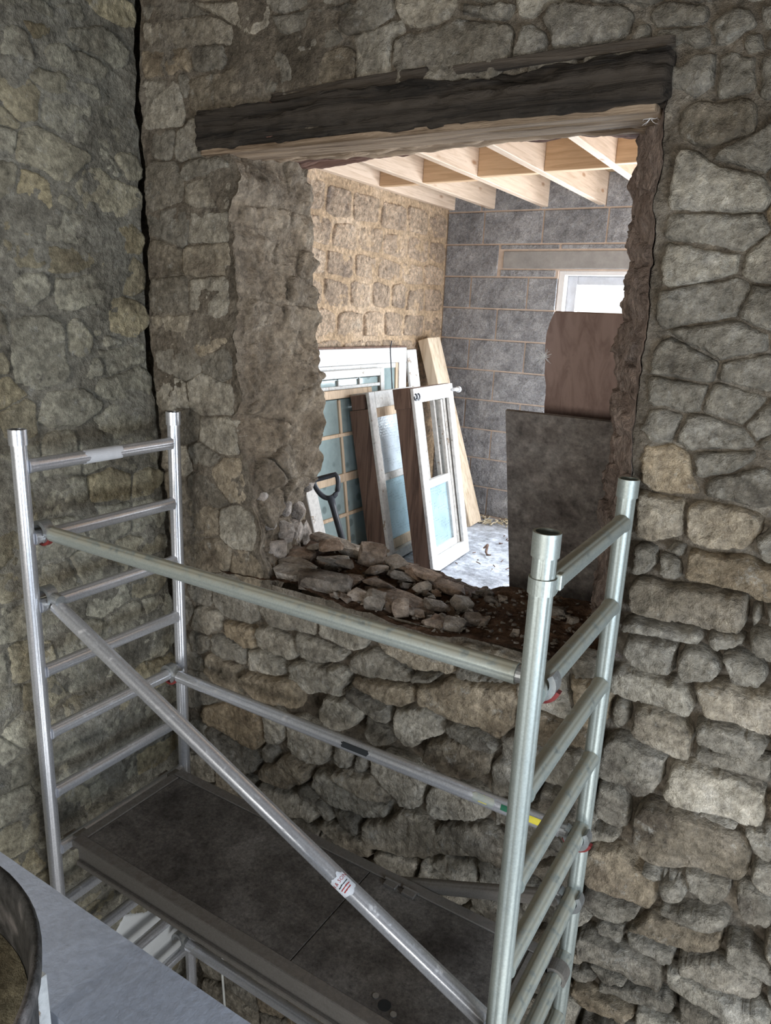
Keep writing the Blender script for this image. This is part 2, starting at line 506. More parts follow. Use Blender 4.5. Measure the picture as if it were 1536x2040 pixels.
M = {}
GREY = [(0.30, (0.16, 0.135, 0.105)), (0.45, (0.31, 0.275, 0.215)), (0.58, (0.40, 0.36, 0.29)), (0.75, (0.52, 0.48, 0.41))]
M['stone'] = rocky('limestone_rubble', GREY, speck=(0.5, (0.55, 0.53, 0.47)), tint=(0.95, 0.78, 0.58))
M['stone_red'] = rocky('red_brick_piece', [(0.3, (0.20, 0.10, 0.07)), (0.7, (0.36, 0.20, 0.15))], vary=0.1)
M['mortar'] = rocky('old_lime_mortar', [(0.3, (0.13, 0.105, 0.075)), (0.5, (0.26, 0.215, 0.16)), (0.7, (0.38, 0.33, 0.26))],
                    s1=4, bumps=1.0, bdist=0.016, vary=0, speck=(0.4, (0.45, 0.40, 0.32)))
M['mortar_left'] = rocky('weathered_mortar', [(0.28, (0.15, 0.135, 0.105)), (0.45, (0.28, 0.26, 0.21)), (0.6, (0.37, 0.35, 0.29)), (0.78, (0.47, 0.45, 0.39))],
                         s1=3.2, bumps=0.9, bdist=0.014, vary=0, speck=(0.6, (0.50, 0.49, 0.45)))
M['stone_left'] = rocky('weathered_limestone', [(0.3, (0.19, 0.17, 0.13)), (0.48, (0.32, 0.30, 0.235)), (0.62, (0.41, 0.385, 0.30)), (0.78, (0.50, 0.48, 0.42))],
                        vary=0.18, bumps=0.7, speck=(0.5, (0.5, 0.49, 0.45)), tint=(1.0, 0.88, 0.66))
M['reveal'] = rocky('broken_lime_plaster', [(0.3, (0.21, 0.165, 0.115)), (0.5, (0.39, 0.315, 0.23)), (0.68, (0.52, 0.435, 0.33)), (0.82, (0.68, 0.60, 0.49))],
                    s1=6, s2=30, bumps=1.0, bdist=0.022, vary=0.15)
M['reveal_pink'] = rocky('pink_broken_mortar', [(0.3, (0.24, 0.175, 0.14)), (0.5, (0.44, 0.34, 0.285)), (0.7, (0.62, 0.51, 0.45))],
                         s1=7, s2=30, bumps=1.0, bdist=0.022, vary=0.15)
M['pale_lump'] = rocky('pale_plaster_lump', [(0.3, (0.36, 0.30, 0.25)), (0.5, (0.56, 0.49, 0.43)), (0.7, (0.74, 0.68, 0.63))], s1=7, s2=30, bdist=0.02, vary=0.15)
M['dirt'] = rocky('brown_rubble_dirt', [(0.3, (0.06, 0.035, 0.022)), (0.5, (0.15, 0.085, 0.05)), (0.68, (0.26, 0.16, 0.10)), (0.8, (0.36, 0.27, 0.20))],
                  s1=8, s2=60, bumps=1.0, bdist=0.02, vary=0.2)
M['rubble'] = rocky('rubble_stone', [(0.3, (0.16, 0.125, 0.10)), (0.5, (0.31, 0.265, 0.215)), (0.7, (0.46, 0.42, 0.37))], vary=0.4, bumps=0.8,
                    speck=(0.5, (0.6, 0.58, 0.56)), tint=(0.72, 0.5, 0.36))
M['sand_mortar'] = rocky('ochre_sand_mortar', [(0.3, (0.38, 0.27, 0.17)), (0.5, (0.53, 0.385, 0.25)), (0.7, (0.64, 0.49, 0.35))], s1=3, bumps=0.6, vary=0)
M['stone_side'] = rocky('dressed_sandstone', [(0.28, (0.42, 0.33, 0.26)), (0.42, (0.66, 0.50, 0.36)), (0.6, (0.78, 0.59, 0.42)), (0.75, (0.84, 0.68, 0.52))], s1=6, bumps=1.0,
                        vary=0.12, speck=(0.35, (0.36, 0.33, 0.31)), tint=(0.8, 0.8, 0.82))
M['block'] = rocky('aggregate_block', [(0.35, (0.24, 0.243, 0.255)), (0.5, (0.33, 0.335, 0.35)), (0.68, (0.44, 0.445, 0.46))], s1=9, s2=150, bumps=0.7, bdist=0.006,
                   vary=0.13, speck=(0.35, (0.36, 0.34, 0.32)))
M['block_mortar'] = plain('block_mortar', (0.58, 0.47, 0.39), 0.9, var=0.15, bumps=0.4)
M['concrete'] = plain('cast_concrete', (0.33, 0.32, 0.31), 0.85, var=0.18, scale=14, bumps=0.2)
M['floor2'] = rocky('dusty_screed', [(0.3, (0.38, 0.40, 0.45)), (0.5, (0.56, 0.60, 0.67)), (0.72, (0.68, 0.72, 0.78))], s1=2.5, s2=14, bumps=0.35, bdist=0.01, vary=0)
M['landing'] = plain('dark_floorboard', (0.20, 0.18, 0.165), 0.8, var=0.3)
M['ground'] = plain('ground_floor_slab', (0.42, 0.40, 0.37), 0.9, var=0.2)
M['ceiling'] = plain('ceiling_board', (0.22, 0.20, 0.18), 0.9)
M['plaster'] = plain('pale_plaster', (0.66, 0.67, 0.66), 0.8, var=0.08, scale=8)
M['joist'] = timber('new_sawn_joist', (0.56, 0.42, 0.30), (0.72, 0.57, 0.44), axis=1, knots=True)
M['noggin'] = timber('new_sawn_noggin', (0.58, 0.38, 0.22), (0.74, 0.52, 0.33), axis=0, knots=True)
M['chipboard'] = plain('floor_deck_board', (0.5, 0.36, 0.22), 0.8, var=0.2, scale=60)
M['lintel'] = timber('charred_old_oak', (0.012, 0.010, 0.008), (0.075, 0.060, 0.046), axis=0, grain=5, rough=0.9, bumps=1.0, vary=0.3, bd=.03)
M['lintel_raw'] = timber('rotten_oak', (0.11, 0.065, 0.035), (0.42, 0.31, 0.21), axis=0, grain=5, rough=0.9, bumps=1.0, vary=0.15, bd=.03)
M['lintel_red'] = timber('reddish_rotten_wood', (0.05, 0.022, 0.016), (0.20, 0.11, 0.08), axis=0, grain=5, rough=0.9, bumps=1.0, bd=.03)
M['alloy'] = alloy('shiny_aluminium', (0.66, 0.67, 0.70), 0.30, 0.18, (0.52, 0.50, 0.47))
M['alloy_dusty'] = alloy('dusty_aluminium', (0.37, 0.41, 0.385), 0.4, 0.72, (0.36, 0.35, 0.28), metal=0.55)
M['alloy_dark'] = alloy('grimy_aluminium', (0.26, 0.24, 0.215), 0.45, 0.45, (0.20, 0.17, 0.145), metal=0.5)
M['cast'] = alloy('cast_claw', (0.36, 0.37, 0.37), 0.42, 0.3, (0.36, 0.35, 0.31), metal=0.75)
M['red'] = plain('red_plastic', (0.19, 0.03, 0.028), 0.45, var=0.2)
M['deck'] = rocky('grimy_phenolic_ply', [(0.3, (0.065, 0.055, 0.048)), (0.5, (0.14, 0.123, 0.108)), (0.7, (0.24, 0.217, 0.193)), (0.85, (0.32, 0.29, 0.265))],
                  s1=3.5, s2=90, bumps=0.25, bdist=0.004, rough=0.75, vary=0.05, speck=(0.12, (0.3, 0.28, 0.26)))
M['board'] = plain('dusty_plank', (0.52, 0.56, 0.65), 0.6, var=0.13, scale=38, bumps=0.55)
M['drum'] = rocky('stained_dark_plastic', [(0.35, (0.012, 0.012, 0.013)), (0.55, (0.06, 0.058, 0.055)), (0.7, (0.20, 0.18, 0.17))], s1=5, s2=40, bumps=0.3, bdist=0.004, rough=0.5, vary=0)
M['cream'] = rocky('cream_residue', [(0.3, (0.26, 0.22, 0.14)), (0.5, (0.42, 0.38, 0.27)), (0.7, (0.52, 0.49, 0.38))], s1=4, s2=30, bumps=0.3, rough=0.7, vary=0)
M['white_paint'] = peeling_paint('flaking_white_paint', (0.80, 0.80, 0.79), (0.30, 0.27, 0.24), 0.645)
M['white_wood'] = peeling_paint('worn_white_paint', (0.70, 0.69, 0.66), (0.34, 0.26, 0.19), 0.60)
M['brown_wood'] = timber('dark_brown_box_timber', (0.075, 0.045, 0.035), (0.22, 0.14, 0.105), axis=2, grain=6, rough=0.75, bumps=0.5)
M['bare_wood'] = timber('bare_pale_sash_timber', (0.42, 0.30, 0.20), (0.62, 0.48, 0.34), axis=2, grain=6)
M['plank_wood'] = timber('sawn_plank', (0.50, 0.38, 0.25), (0.72, 0.60, 0.46), axis=2, grain=5)
M['window_metal'] = plain('grey_window_frame', (0.50, 0.50, 0.52), 0.4)
M['white_gloss'] = plain('white_window_reveal', (0.80, 0.80, 0.80), 0.4, var=0.04)
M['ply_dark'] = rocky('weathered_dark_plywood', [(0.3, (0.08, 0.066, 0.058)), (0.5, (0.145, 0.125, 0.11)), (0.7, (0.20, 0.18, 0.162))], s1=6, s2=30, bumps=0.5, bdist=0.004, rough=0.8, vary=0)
M['ply_red'] = timber('reddish_plywood', (0.15, 0.095, 0.078), (0.24, 0.165, 0.138), axis=2, grain=3.5, rough=0.75, bumps=0.4)
M['shovel'] = plain('worn_black_handle', (0.05, 0.055, 0.065), 0.38, var=0.3)
M['fluff'] = plain('white_cobweb_fluff', (0.8, 0.8, 0.8), 0.9)
M['straw'] = plain('pale_straw', (0.62, 0.55, 0.40), 0.8)
M['cable'] = plain('white_cable', (0.62, 0.62, 0.58), 0.5)
M['label_white'] = plain('white_paper_label', (0.66, 0.67, 0.69), 0.6, var=0.08)
M['label_red'] = plain('red_print', (0.35, 0.04, 0.04), 0.6, var=0.1, bumps=0)
M['label_black'] = plain('black_print', (0.025, 0.028, 0.03), 0.6, var=0.1, bumps=0)
M['label_yellow'] = plain('yellow_print', (0.62, 0.52, 0.05), 0.6, var=0.1, bumps=0)
M['label_green'] = plain('green_print', (0.01, 0.10, 0.05), 0.6, var=0.1, bumps=0)
def obscure_glass(name, col, dots, rough=0.18, trans=0.25):
    mt, t, b = nt(name)
    p = pos_vec(t)
    v = N(t, 'ShaderNodeTexVoronoi'); v.inputs['Scale'].default_value = dots; v.inputs['Randomness'].default_value = 0.35
    t.links.new(p, v.inputs['Vector'])
    k = ramp(t, v.outputs['Distance'], [(0.16, (0.62,) * 3), (0.24, (1.0,) * 3)])
    d = ramp(t, noise(t, p, 7, 8, 0.65), [(0.3, (0.8,) * 3), (0.7, (1.15,) * 3)])
    t.links.new(mix(t, 'MULTIPLY', 1.0, mix(t, 'MULTIPLY', 1.0, col, k), d), b.inputs['Base Color'])
    b.inputs['Roughness'].default_value = rough
    b.inputs['Transmission Weight'].default_value = trans
    b.inputs['IOR'].default_value = 1.45
    bump(t, b, v.outputs['Distance'], 0.25, 0.003)
    return mt
M['glass_blue'] = obscure_glass('blue_obscure_glass', (0.52, 0.72, 0.80), 55)
M['glass_white'] = obscure_glass('pale_obscure_glass', (0.74, 0.84, 0.92), 60)
M['glass_teal'] = obscure_glass('old_sash_glass', (0.46, 0.58, 0.58), 8, rough=0.12, trans=0.4)
_g, _t, _b = nt('clear_pane'); M['glass_clear'] = _g
_tr = N(_t, 'ShaderNodeBsdfTransparent'); _gl = N(_t, 'ShaderNodeBsdfGlossy'); _gl.inputs['Roughness'].default_value = 0.02
_mx = N(_t, 'ShaderNodeMixShader'); _mx.inputs[0].default_value = 0.06
_t.links.new(_tr.outputs[0], _mx.inputs[1]); _t.links.new(_gl.outputs[0], _mx.inputs[2])
_t.links.new(_mx.outputs[0], _t.nodes['Material Output'].inputs['Surface'])

# ================================================================== wall geometry
YW = 0.80            # face of the rubble wall with the broken opening
YB = 1.28            # its far face
ZS, ZL = -0.56, 1.10 # sill and underside of the lintel
def lean(z): return -0.28 + 0.075 * np.clip(0.45 - np.asarray(z, float), 0, 2.4)
def lerp(z, pts):
    zs = [p[0] for p in pts]; vs = [p[1] for p in pts]
    return np.interp(z, zs, vs)
LF = [(-0.6, .385), (-.5, .36), (-.2, .30), (.1, .225), (.5, .20), (1.1, .215)]       # left jamb, front edge
LB = [(-0.6, .17), (-.45, .19), (-.33, .17), (-.2, .25), (.1, .285), (.5, .22), (1.0, .19), (1.1, .18)]   # left jamb, back edge
RF = [(-0.6, 1.76), (-.25, 1.785), (.33, 1.765), (1.1, 1.742)]
RB = [(-0.6, 1.60), (-.3, 1.60), (.1, 1.585), (.55, 1.572), (1.1, 1.565)]
def jag(z, seed, amp):
    z = np.asarray(z, float)
    P = np.stack([z * 9, np.full_like(z, seed), np.full_like(z, .5)], -1)
    return fbm(P, 4, 0.6) * amp

def open_joints(X, z):
    """how far the joints are raked out: deep below and right of the opening, filled flush on the left pier"""
    f = np.clip((X - 0.55) / 0.5, 0, 1)
    low = np.clip((-0.6 - z) / 0.25, 0, 1)
    o = np.clip(np.maximum(f, low * np.clip((X + 0.1) / 0.4, 0.25, 1)), 0.05, 1)
    up = np.clip((z + 0.25) / 0.4, 0, 1)                        # better filled again from the middle of the opening upwards
    return o * (1 - 0.62 * up)
def back_h(X, z):
    P = np.stack([X * 7, np.full_like(X, 3.1), z * 7], -1)
    h = fbm(P, 4, 0.55) * 0.020 + fbm(P * 5, 3) * 0.006
    h = h - 0.031 * open_joints(X, z)
    return h
def map_back(u, v, h): return np.stack([u, YW - h, v], -1)
def left_h(Y, z):
    P = np.stack([np.full_like(Y, 7.7), Y * 7, z * 7], -1)
    h = fbm(P, 4, 0.55) * 0.022 + fbm(P * 5, 3) * 0.007 + 0.003
    return h
def map_left(u, v, h): return np.stack([lean(v) + h, u, v], -1)
XS = -0.45
def map_side(u, v, h): return np.stack([XS + h, u, v], -1)

# ---- wall_back : base mortar
base = MB()
def block(u0, u1, z0, z1, nu, nv):
    """u0,u1 functions of z"""
    zz = np.linspace(z0, z1, nv); s = np.linspace(0, 1, nu)
    U0 = u0(zz); U1 = u1(zz)
    X = U0[None] + (U1 - U0)[None] * s[:, None]; Z = np.repeat(zz[None], nu, 0)
    X, Z = X.ravel(), Z.ravel()
    base.add(map_back(X, Z, back_h(X, Z)), grid_faces(nu, nv))
cst = lambda v: (lambda z: np.full_like(z, v))
fl = lambda z: lerp(z, LF) + jag(z, 1.0, 0.07)
fr = lambda z: lerp(z, RF) + jag(z, 2.0, 0.03)
corner = lambda z: lean(z) + 0.016 + np.maximum(jag(z * .7, 9.0, 0.05), -.012)
block(corner, fl, ZS, ZL + .02, 42, 110)
block(fr, cst(2.7), ZS, ZL + .02, 64, 110)
block(corner, cst(2.7), -3.4, ZS, 170, 150)
block(corner, cst(2.7), ZL + .02, 2.4, 170, 70)
base.box(-.9, -.02, .90, YB, -3.4, 2.4); base.box(-.9, -.42, .0, .90, -3.4, 2.4)
base.add([(2.7, YW, -3.4), (4.3, YW, -3.4), (4.3, YW, 2.4), (2.7, YW, 2.4)], [(0, 1, 2, 3)])
# far face of the same wall, seen only from the further room
for x0, x1, z0, z1 in ((-0.6, .18, -1.0, 1.6), (1.6, 3.2, -1.0, 1.6), (.17, 1.61, -1.0, ZS - .02), (.17, 1.61, 1.24, 1.6)):
    base.add([(x0, YB, z0), (x0, YB, z1), (x1, YB, z1), (x1, YB, z0)], [(0, 1, 2, 3)])
wall_back = base.build('wall_back', M['mortar'], smooth=True, loc=(0, YW, -3.4))
tag(wall_back, 'thick limestone rubble wall broken through with a large rough opening', kind='structure')

def reveal_x(front, back, nseed, sgn, amp, edge_amp):
    def fn(Y, Z):
        S = np.clip((Y - YW) / (YB - YW), 0, 1)
        X = front(Z) + (back(Z) - front(Z)) * S
        P = np.stack([X * 0 + nseed, Y * 9, Z * 9], -1)
        w_ = np.clip(S * 10, 0, 1)
        return X + sgn * (fbm(P, 5, 0.6) * amp + np.abs(fbm(P * .8 + 4, 4)) * (S ** 3) * edge_amp) * w_
    return fn
def reveal(fx, mat, flip):
    nv, nu = 170, 50
    zz = np.linspace(ZS - .05, ZL + .05, nv); s = np.linspace(YW - .004, YB, nu)
    Z = np.repeat(zz[None], nu, 0).ravel(); Y = np.repeat(s[:, None], nv, 1).ravel()
    X = fx(Y, Z)
    P = np.stack([X * 9, Y * 9, Z * 9], -1)
    Y2 = Y + fbm(P + 31, 4) * 0.02 * np.clip((Y - YW) * 20, 0, 1)
    return mesh_obj('reveal', np.stack([X, Y2, Z], -1), grid_faces(nu, nv, flip=flip), mat, wall_back, smooth=True)
fxl = reveal_x(fl, lambda z: lerp(z, LB) + jag(z * .6, 3.3, 0.03), 0.0, 1, .024, .075)
fxr = reveal_x(fr, lambda z: lerp(z, RB) + jag(z * .6, 4.4, 0.025), 9.0, -1, .022, .05)
reveal(fxl, M['reveal'], False)['label'] = 'rough plaster and rubble of the left jamb'
reveal(fxr, M['reveal_pink'], True)['label'] = 'ragged pinkish mortar of the right jamb'
# sill core: trampled mortar and dirt
nu, nv = 130, 50
X = np.repeat(np.linspace(.12, 1.84, nu)[:, None], nv, 1).ravel(); Y = np.repeat(np.linspace(YW - .015, YB + .02, nv)[None], nu, 0).ravel()
P = np.stack([X * 8, Y * 8, np.zeros_like(X)], -1)
def sill_z(X, Y):
    return (-0.555 + 0.02 * np.exp(-((X - 1.5) / .25) ** 2) + 0.03 * np.exp(-((X - .45) / .22) ** 2) - 0.02 * np.exp(-((X - 1.12) / .12) ** 2)
            + 0.025 * np.clip((Y - .95) / .3, 0, 1))
Z = sill_z(X, Y) + fbm(P, 5, 0.65) * 0.03
mesh_obj('sill', np.stack([X, Y, Z], -1), grid_faces(nu, nv), M['dirt'], wall_back, smooth=True, label='broken sill of brown dirt and crumbled mortar')

# ---- stones
def parse(s):
    return [np.array([[int(c) / 1000 for c in q.split(',')] for q in p.split()]) for p in s.replace('\n', '').split('|')]
def area(p):
    x, y = p[:, 0], p[:, 1]
    return 0.5 * np.sum(x * np.roll(y, -1) - y * np.roll(x, -1))
def resample(p, n):
    q = np.vstack([p, p[:1]]); d = np.r_[0, np.cumsum(np.hypot(*np.diff(q, axis=0).T))]
    t = np.linspace(0, d[-1], n, endpoint=False)
    return np.stack([np.interp(t, d, q[:, 0]), np.interp(t, d, q[:, 1])], -1), d[-1]
def chaikin(p):
    q = np.roll(p, -1, 0)
    return np.stack([p * .88 + q * .12, p * .12 + q * .88], 1).reshape(-1, 2)
from mathutils.geometry import delaunay_2d_cdt
def seg_dist(Q, P):
    """distance of points Q to the closed polyline P"""
    A = P; B = np.roll(P, -1, 0); d = B - A; L2 = np.maximum((d ** 2).sum(1), 1e-12)
    t = np.clip(((Q[:, None] - A[None]) * d[None]).sum(2) / L2[None], 0, 1)
    return np.sqrt((((A[None] + t[..., None] * d[None]) - Q[:, None]) ** 2).sum(2).min(1))
def stone_mesh(poly, fmap, proud, seed, joint=0.002, rough=1.0, depth=0.05, tilt=0.05, step=0.0095, grown=None):
    if area(poly) < 0: poly = poly[::-1]
    q_, per = resample(poly, 8)
    n = int(np.clip(per / (step * 1.1), 18, 130))
    p, per = resample(poly if len(poly) > 13 else chaikin(poly), n)
    tan = np.roll(p, -1, 0) - np.roll(p, 1, 0); tan /= np.maximum(np.linalg.norm(tan, axis=1), 1e-6)[:, None]
    inn = np.stack([-tan[:, 1], tan[:, 0]], -1)
    P3 = np.c_[p * 26, np.full(n, seed * 3.7)]
    p = p + inn * (joint + 0.007 * fbm(P3, 4, .6)[:, None])
    rnd = np.random.default_rng(int(seed * 1000) % 99991)
    tx, ty = rnd.normal(0, tilt, 2)
    lo, hi = p.min(0), p.max(0)
    gx, gy = np.meshgrid(np.arange(lo[0], hi[0], step), np.arange(lo[1], hi[1], step * .87), indexing='ij')
    gx = gx + (np.arange(gx.shape[1])[None] % 2) * step * .5
    Q = np.stack([gx.ravel(), gy.ravel()], -1) + rnd.uniform(-.25, .25, (gx.size, 2)) * step
    Q = Q[inside(p, Q)]
    if len(Q): Q = Q[seg_dist(Q, p) > step * .38]
    allp = np.vstack([p, Q]) if len(Q) else p
    co, _, fc, *_ = delaunay_2d_cdt([Vector(v) for v in allp], [], [list(range(n))], 1, 1e-6)
    V2 = np.array([tuple(v) for v in co])
    d = seg_dist(V2, p); c = V2.mean(0)
    k = np.interp(d, [0, .0025, .006, .014, .06], [-.7, .55, .9, 1.0, 1.06])
    g = np.clip(k, 0, 1)
    S = np.c_[V2, np.full(len(V2), seed)]
    tr = fbm(S * np.array([8, 15, 1]) + 3, 3) * 5
    tr = (np.floor(tr) + np.clip((tr - np.floor(tr) - .5) * 3 + .5, 0, 1)) / 5            # fractured ledges
    h = proud * k + g * rough * (fbm(S * 7, 3) * 0.014 + tr * 0.014 - np.abs(fbm(S * 22 + 5, 3)) * 0.012 + fbm(S * 70, 2) * 0.005)
    h = h + g * np.clip(tx * (V2[:, 0] - c[0]) + ty * (V2[:, 1] - c[1]), -proud * .8, proud * .8)
    # skirt into the wall
    F = [tuple(f) for f in fc]
    edge = {}
    for f in F:
        for a_, b_ in zip(f, f[1:] + f[:1]): edge[(a_, b_)] = 1
    bd = [(a_, b_) for (a_, b_) in edge if (b_, a_) not in edge]
    base_i = len(V2); mp = {}; ex = []
    for a_, b_ in bd:
        for v in (a_, b_):
            if v not in mp: mp[v] = base_i + len(ex); ex.append(v)
        F.append((b_, a_, mp[a_], mp[b_]))
    U = np.r_[V2[:, 0], V2[ex, 0]]; Vv = np.r_[V2[:, 1], V2[ex, 1]]; H = np.r_[h, np.full(len(ex), -depth)]
    return fmap(U, Vv, H), F
def grow(polys, gmax, gap, blockers=None):
    """let every stone swell until its joints are tight"""
    R = []
    for p in polys:
        if area(p) < 0: p = p[::-1]
        q_, per = resample(p, 8)
        R.append(resample(p, int(np.clip(per / .016, 16, 70)))[0])
    ids = np.concatenate([np.full(len(r), i) for i, r in enumerate(R)]); allp = np.vstack(R)
    out = []
    for i, r in enumerate(R):
        lo, hi = r.min(0) - .12, r.max(0) + .12
        msk = (ids != i) & (allp[:, 0] > lo[0]) & (allp[:, 0] < hi[0]) & (allp[:, 1] > lo[1]) & (allp[:, 1] < hi[1])
        O = allp[msk]
        dm = np.full(len(r), 9.)
        if len(O): dm = np.sqrt(((r[:, None] - O[None]) ** 2).sum(2)).min(1)
        m_ = np.minimum(gmax, (dm - gap) / 2)
        if blockers is not None:
            db = np.sqrt(((r[:, None] - blockers[None]) ** 2).sum(2)).min(1); m_ = np.minimum(m_, db - .012)
        m_ = np.clip(m_, -.004, gmax)
        m_ = np.minimum(m_, (np.roll(m_, 1) + np.roll(m_, -1) + m_) / 3 + .004)
        tan = np.roll(r, -1, 0) - np.roll(r, 1, 0); tan /= np.maximum(np.linalg.norm(tan, axis=1), 1e-6)[:, None]
        out.append(r - np.stack([-tan[:, 1], tan[:, 0]], -1) * m_[:, None])
    return out
def inside(p, pts):
    x, y = pts[:, 0], pts[:, 1]; r = np.zeros(len(pts), bool)
    for a, b in zip(p, np.roll(p, -1, 0)):
        cnd = (a[1] > y) != (b[1] > y)
        with np.errstate(divide='ignore', invalid='ignore'):
            xi = (b[0] - a[0]) * (y - a[1]) / (b[1] - a[1]) + a[0]
        r ^= cnd & (x < xi)
    return r
def clip_half(poly, m, nrm):
    out = []; k = len(poly)
    d = [(q[0] - m[0]) * nrm[0] + (q[1] - m[1]) * nrm[1] for q in poly]
    for i in range(k):
        a, b = poly[i], poly[(i + 1) % k]; da, db = d[i], d[(i + 1) % k]
        if da <= 0: out.append(a)
        if (da < 0 < db) or (db < 0 < da):
            t = da / (da - db); out.append((a[0] + (b[0] - a[0]) * t, a[1] + (b[1] - a[1]) * t))
    return out
def fill_stones(ok, u0, u1, v0, v1, placed, blockers, rows, widths, rnd, ani=1.55, jit=.018):
    """coursed rubble in the space the placed stones leave"""
    seeds = []
    v = v0
    while v < v1:
        rh = rnd.uniform(*rows); u = u0 + rnd.uniform(0, .15)
        while u < u1:
            w = rnd.uniform(*widths)
            seeds.append((u + w / 2 + rnd.normal(0, .012), v + rh / 2 + rnd.normal(0, jit))); u += w
        v += rh
    S = np.array(seeds)
    keep = ok(S[:, 0], S[:, 1])
    for p in placed: keep &= ~inside(p, S)
    S = S[keep]
    B = [np.array(blockers).reshape(-1, 2)] if len(blockers) else []
    for p in placed:
        q, per = resample(p, max(6, int(area(p if area(p) > 0 else p[::-1]) ** .5 * 4 / 0.035)))
        c = q.mean(0); B.append(c + (q - c) * 0.97)
    B = np.vstack(B) if B else np.zeros((0, 2))
    if len(B):
        dmin = np.array([np.min(np.hypot(*(B - s).T)) for s in S]); S = S[dmin > 0.028]
    A = np.array([1, ani]); SA = S * A; BA = B * A
    out = []
    for i, s in enumerate(SA):
        poly = [(s[0] - .24, s[1] - .2), (s[0] + .24, s[1] - .2), (s[0] + .24, s[1] + .2), (s[0] - .24, s[1] + .2)]
        for T, fac in ((SA, .5), (BA, .97)):
            if not len(T): continue
            d = np.hypot(*(T - s).T)
            for j in np.argsort(d)[:34]:
                if d[j] < 1e-6 or d[j] > .6: continue
                n = (T[j] - s) / d[j]
                poly = clip_half(poly, s + n * d[j] * fac, n)
                if len(poly) < 3: break
            if len(poly) < 3: break
        if len(poly) < 3: continue
        p = np.array(poly) / A
        if area(p) > 0.0014: out.append(p)
    return out

placed_b = parse(BACK_STONES)
def ok_back(X, z):
    o = (X > lean(z) + 0.04) & (X < 2.62)
    inside_open = (z > ZS - .03) & (z < ZL + .17) & (X > lerp(z, LF) - 0.05) & (X < lerp(z, RF) + .04)
    o &= ~inside_open
    lint = (z > ZL - .03) & (z < ZL + .17) & (X > 0.0) & (X < 1.74)
    o &= ~lint
    return o & ((z > -1.95) | (X < 1.25))
edge = []
for z in np.linspace(ZS, ZL + .15, 60):
    edge.append((float(lerp(z, LF)) - .015, z)); edge.append((float(lerp(z, RF)) + .015, z))
for x in np.linspace(0.0, 1.76, 60):
    edge.append((x, ZL + .165))
for x in np.linspace(0.35, 1.76, 50):
    edge.append((x, ZS - .004))
for z in np.linspace(-3.0, 2.0, 160): edge.append((float(corner(np.array([z]))[0]) - .012, z))
rnd = np.random.default_rng(21)
fill_b = fill_stones(lambda x, z: ok_back(x, z) & ~((x > 1.7) & (z > -.1) & (z < 1.1)), -0.3, 2.6, -2.95, 1.95, placed_b, edge, (.09, .17), (.12, .30), rnd)
fill_b += fill_stones(lambda x, z: ok_back(x, z) & (x > 1.7) & (z > -.1) & (z < 1.1), 1.7, 2.6, -.12, 1.12, placed_b + fill_b, edge, (.065, .12), (.10, .26), rnd)
def proud_back(c):
    f = float(open_joints(np.array([c[0]]), np.array([c[1]]))[0])
    p = 0.004 + 0.024 * f
    if c[0] > 1.7 and c[1] < 0.1: p += 0.012
    return p, f
eb = np.array(edge)
gr = grow(placed_b + fill_b, .042, .005, eb); placed_b, fill_b = gr[:len(placed_b)], gr[len(placed_b):]
all_b = [(p, True) for p in placed_b] + [(p, False) for p in fill_b]
all_b.sort(key=lambda t: -abs(area(t[0])))
rest = MB()
NB = 0
for k, (p, dig) in enumerate(all_b):
    c = p.mean(0); pr, f = proud_back(c)
    pr *= float(rnd.uniform(.7, 1.35))
    V, F = stone_mesh(p, map_back, pr, 1.0 + k * .37, joint=0.001 + 0.002 * f, rough=0.5 + 0.55 * f)
    brick = 0.36 < c[0] < 0.56 and 1.13 < c[1] < 1.2
    if NB < 262:
        mesh_obj('stone', V, F, M['stone_red'] if brick else M['stone'], wall_back, smooth=True); NB += 1
    else:
        rest.add(V, F)
if rest.v:
    o = rest.build('small_stones', M['stone'], wall_back, smooth=True); o['kind'] = 'stuff'

# stones bedded in the two jambs
for fx, sgn, mt, sd in ((fxl, 1, 'reveal', 5), (fxr, -1, 'reveal_pink', 6)):
    mp_ = (lambda fx, sgn: (lambda u, v, h: np.stack([fx(u, v) + sgn * h, u, v], -1)))(fx, sgn)
    cl = fill_stones(lambda y, z: (y > YW + .05) & (y < YB - .02) & (z > ZS) & (z < ZL), YW + .02, YB, ZS, ZL, [], [(YB + .01, z) for z in np.linspace(ZS, ZL, 70)] + [(YW + .03, z) for z in np.linspace(ZS, ZL, 70)], (.08, .16), (.09, .24), np.random.default_rng(sd))
    for k, p in enumerate(cl):
        V, F = stone_mesh(p, mp_, float(rnd.uniform(.0, .022)), 800 + sd * 50 + k * .47, joint=.002, rough=1.3, tilt=.12)
        if sgn < 0: F = [tuple(reversed(f)) for f in F]
        mesh_obj('stone', V, F, M[mt], wall_back, smooth=True)

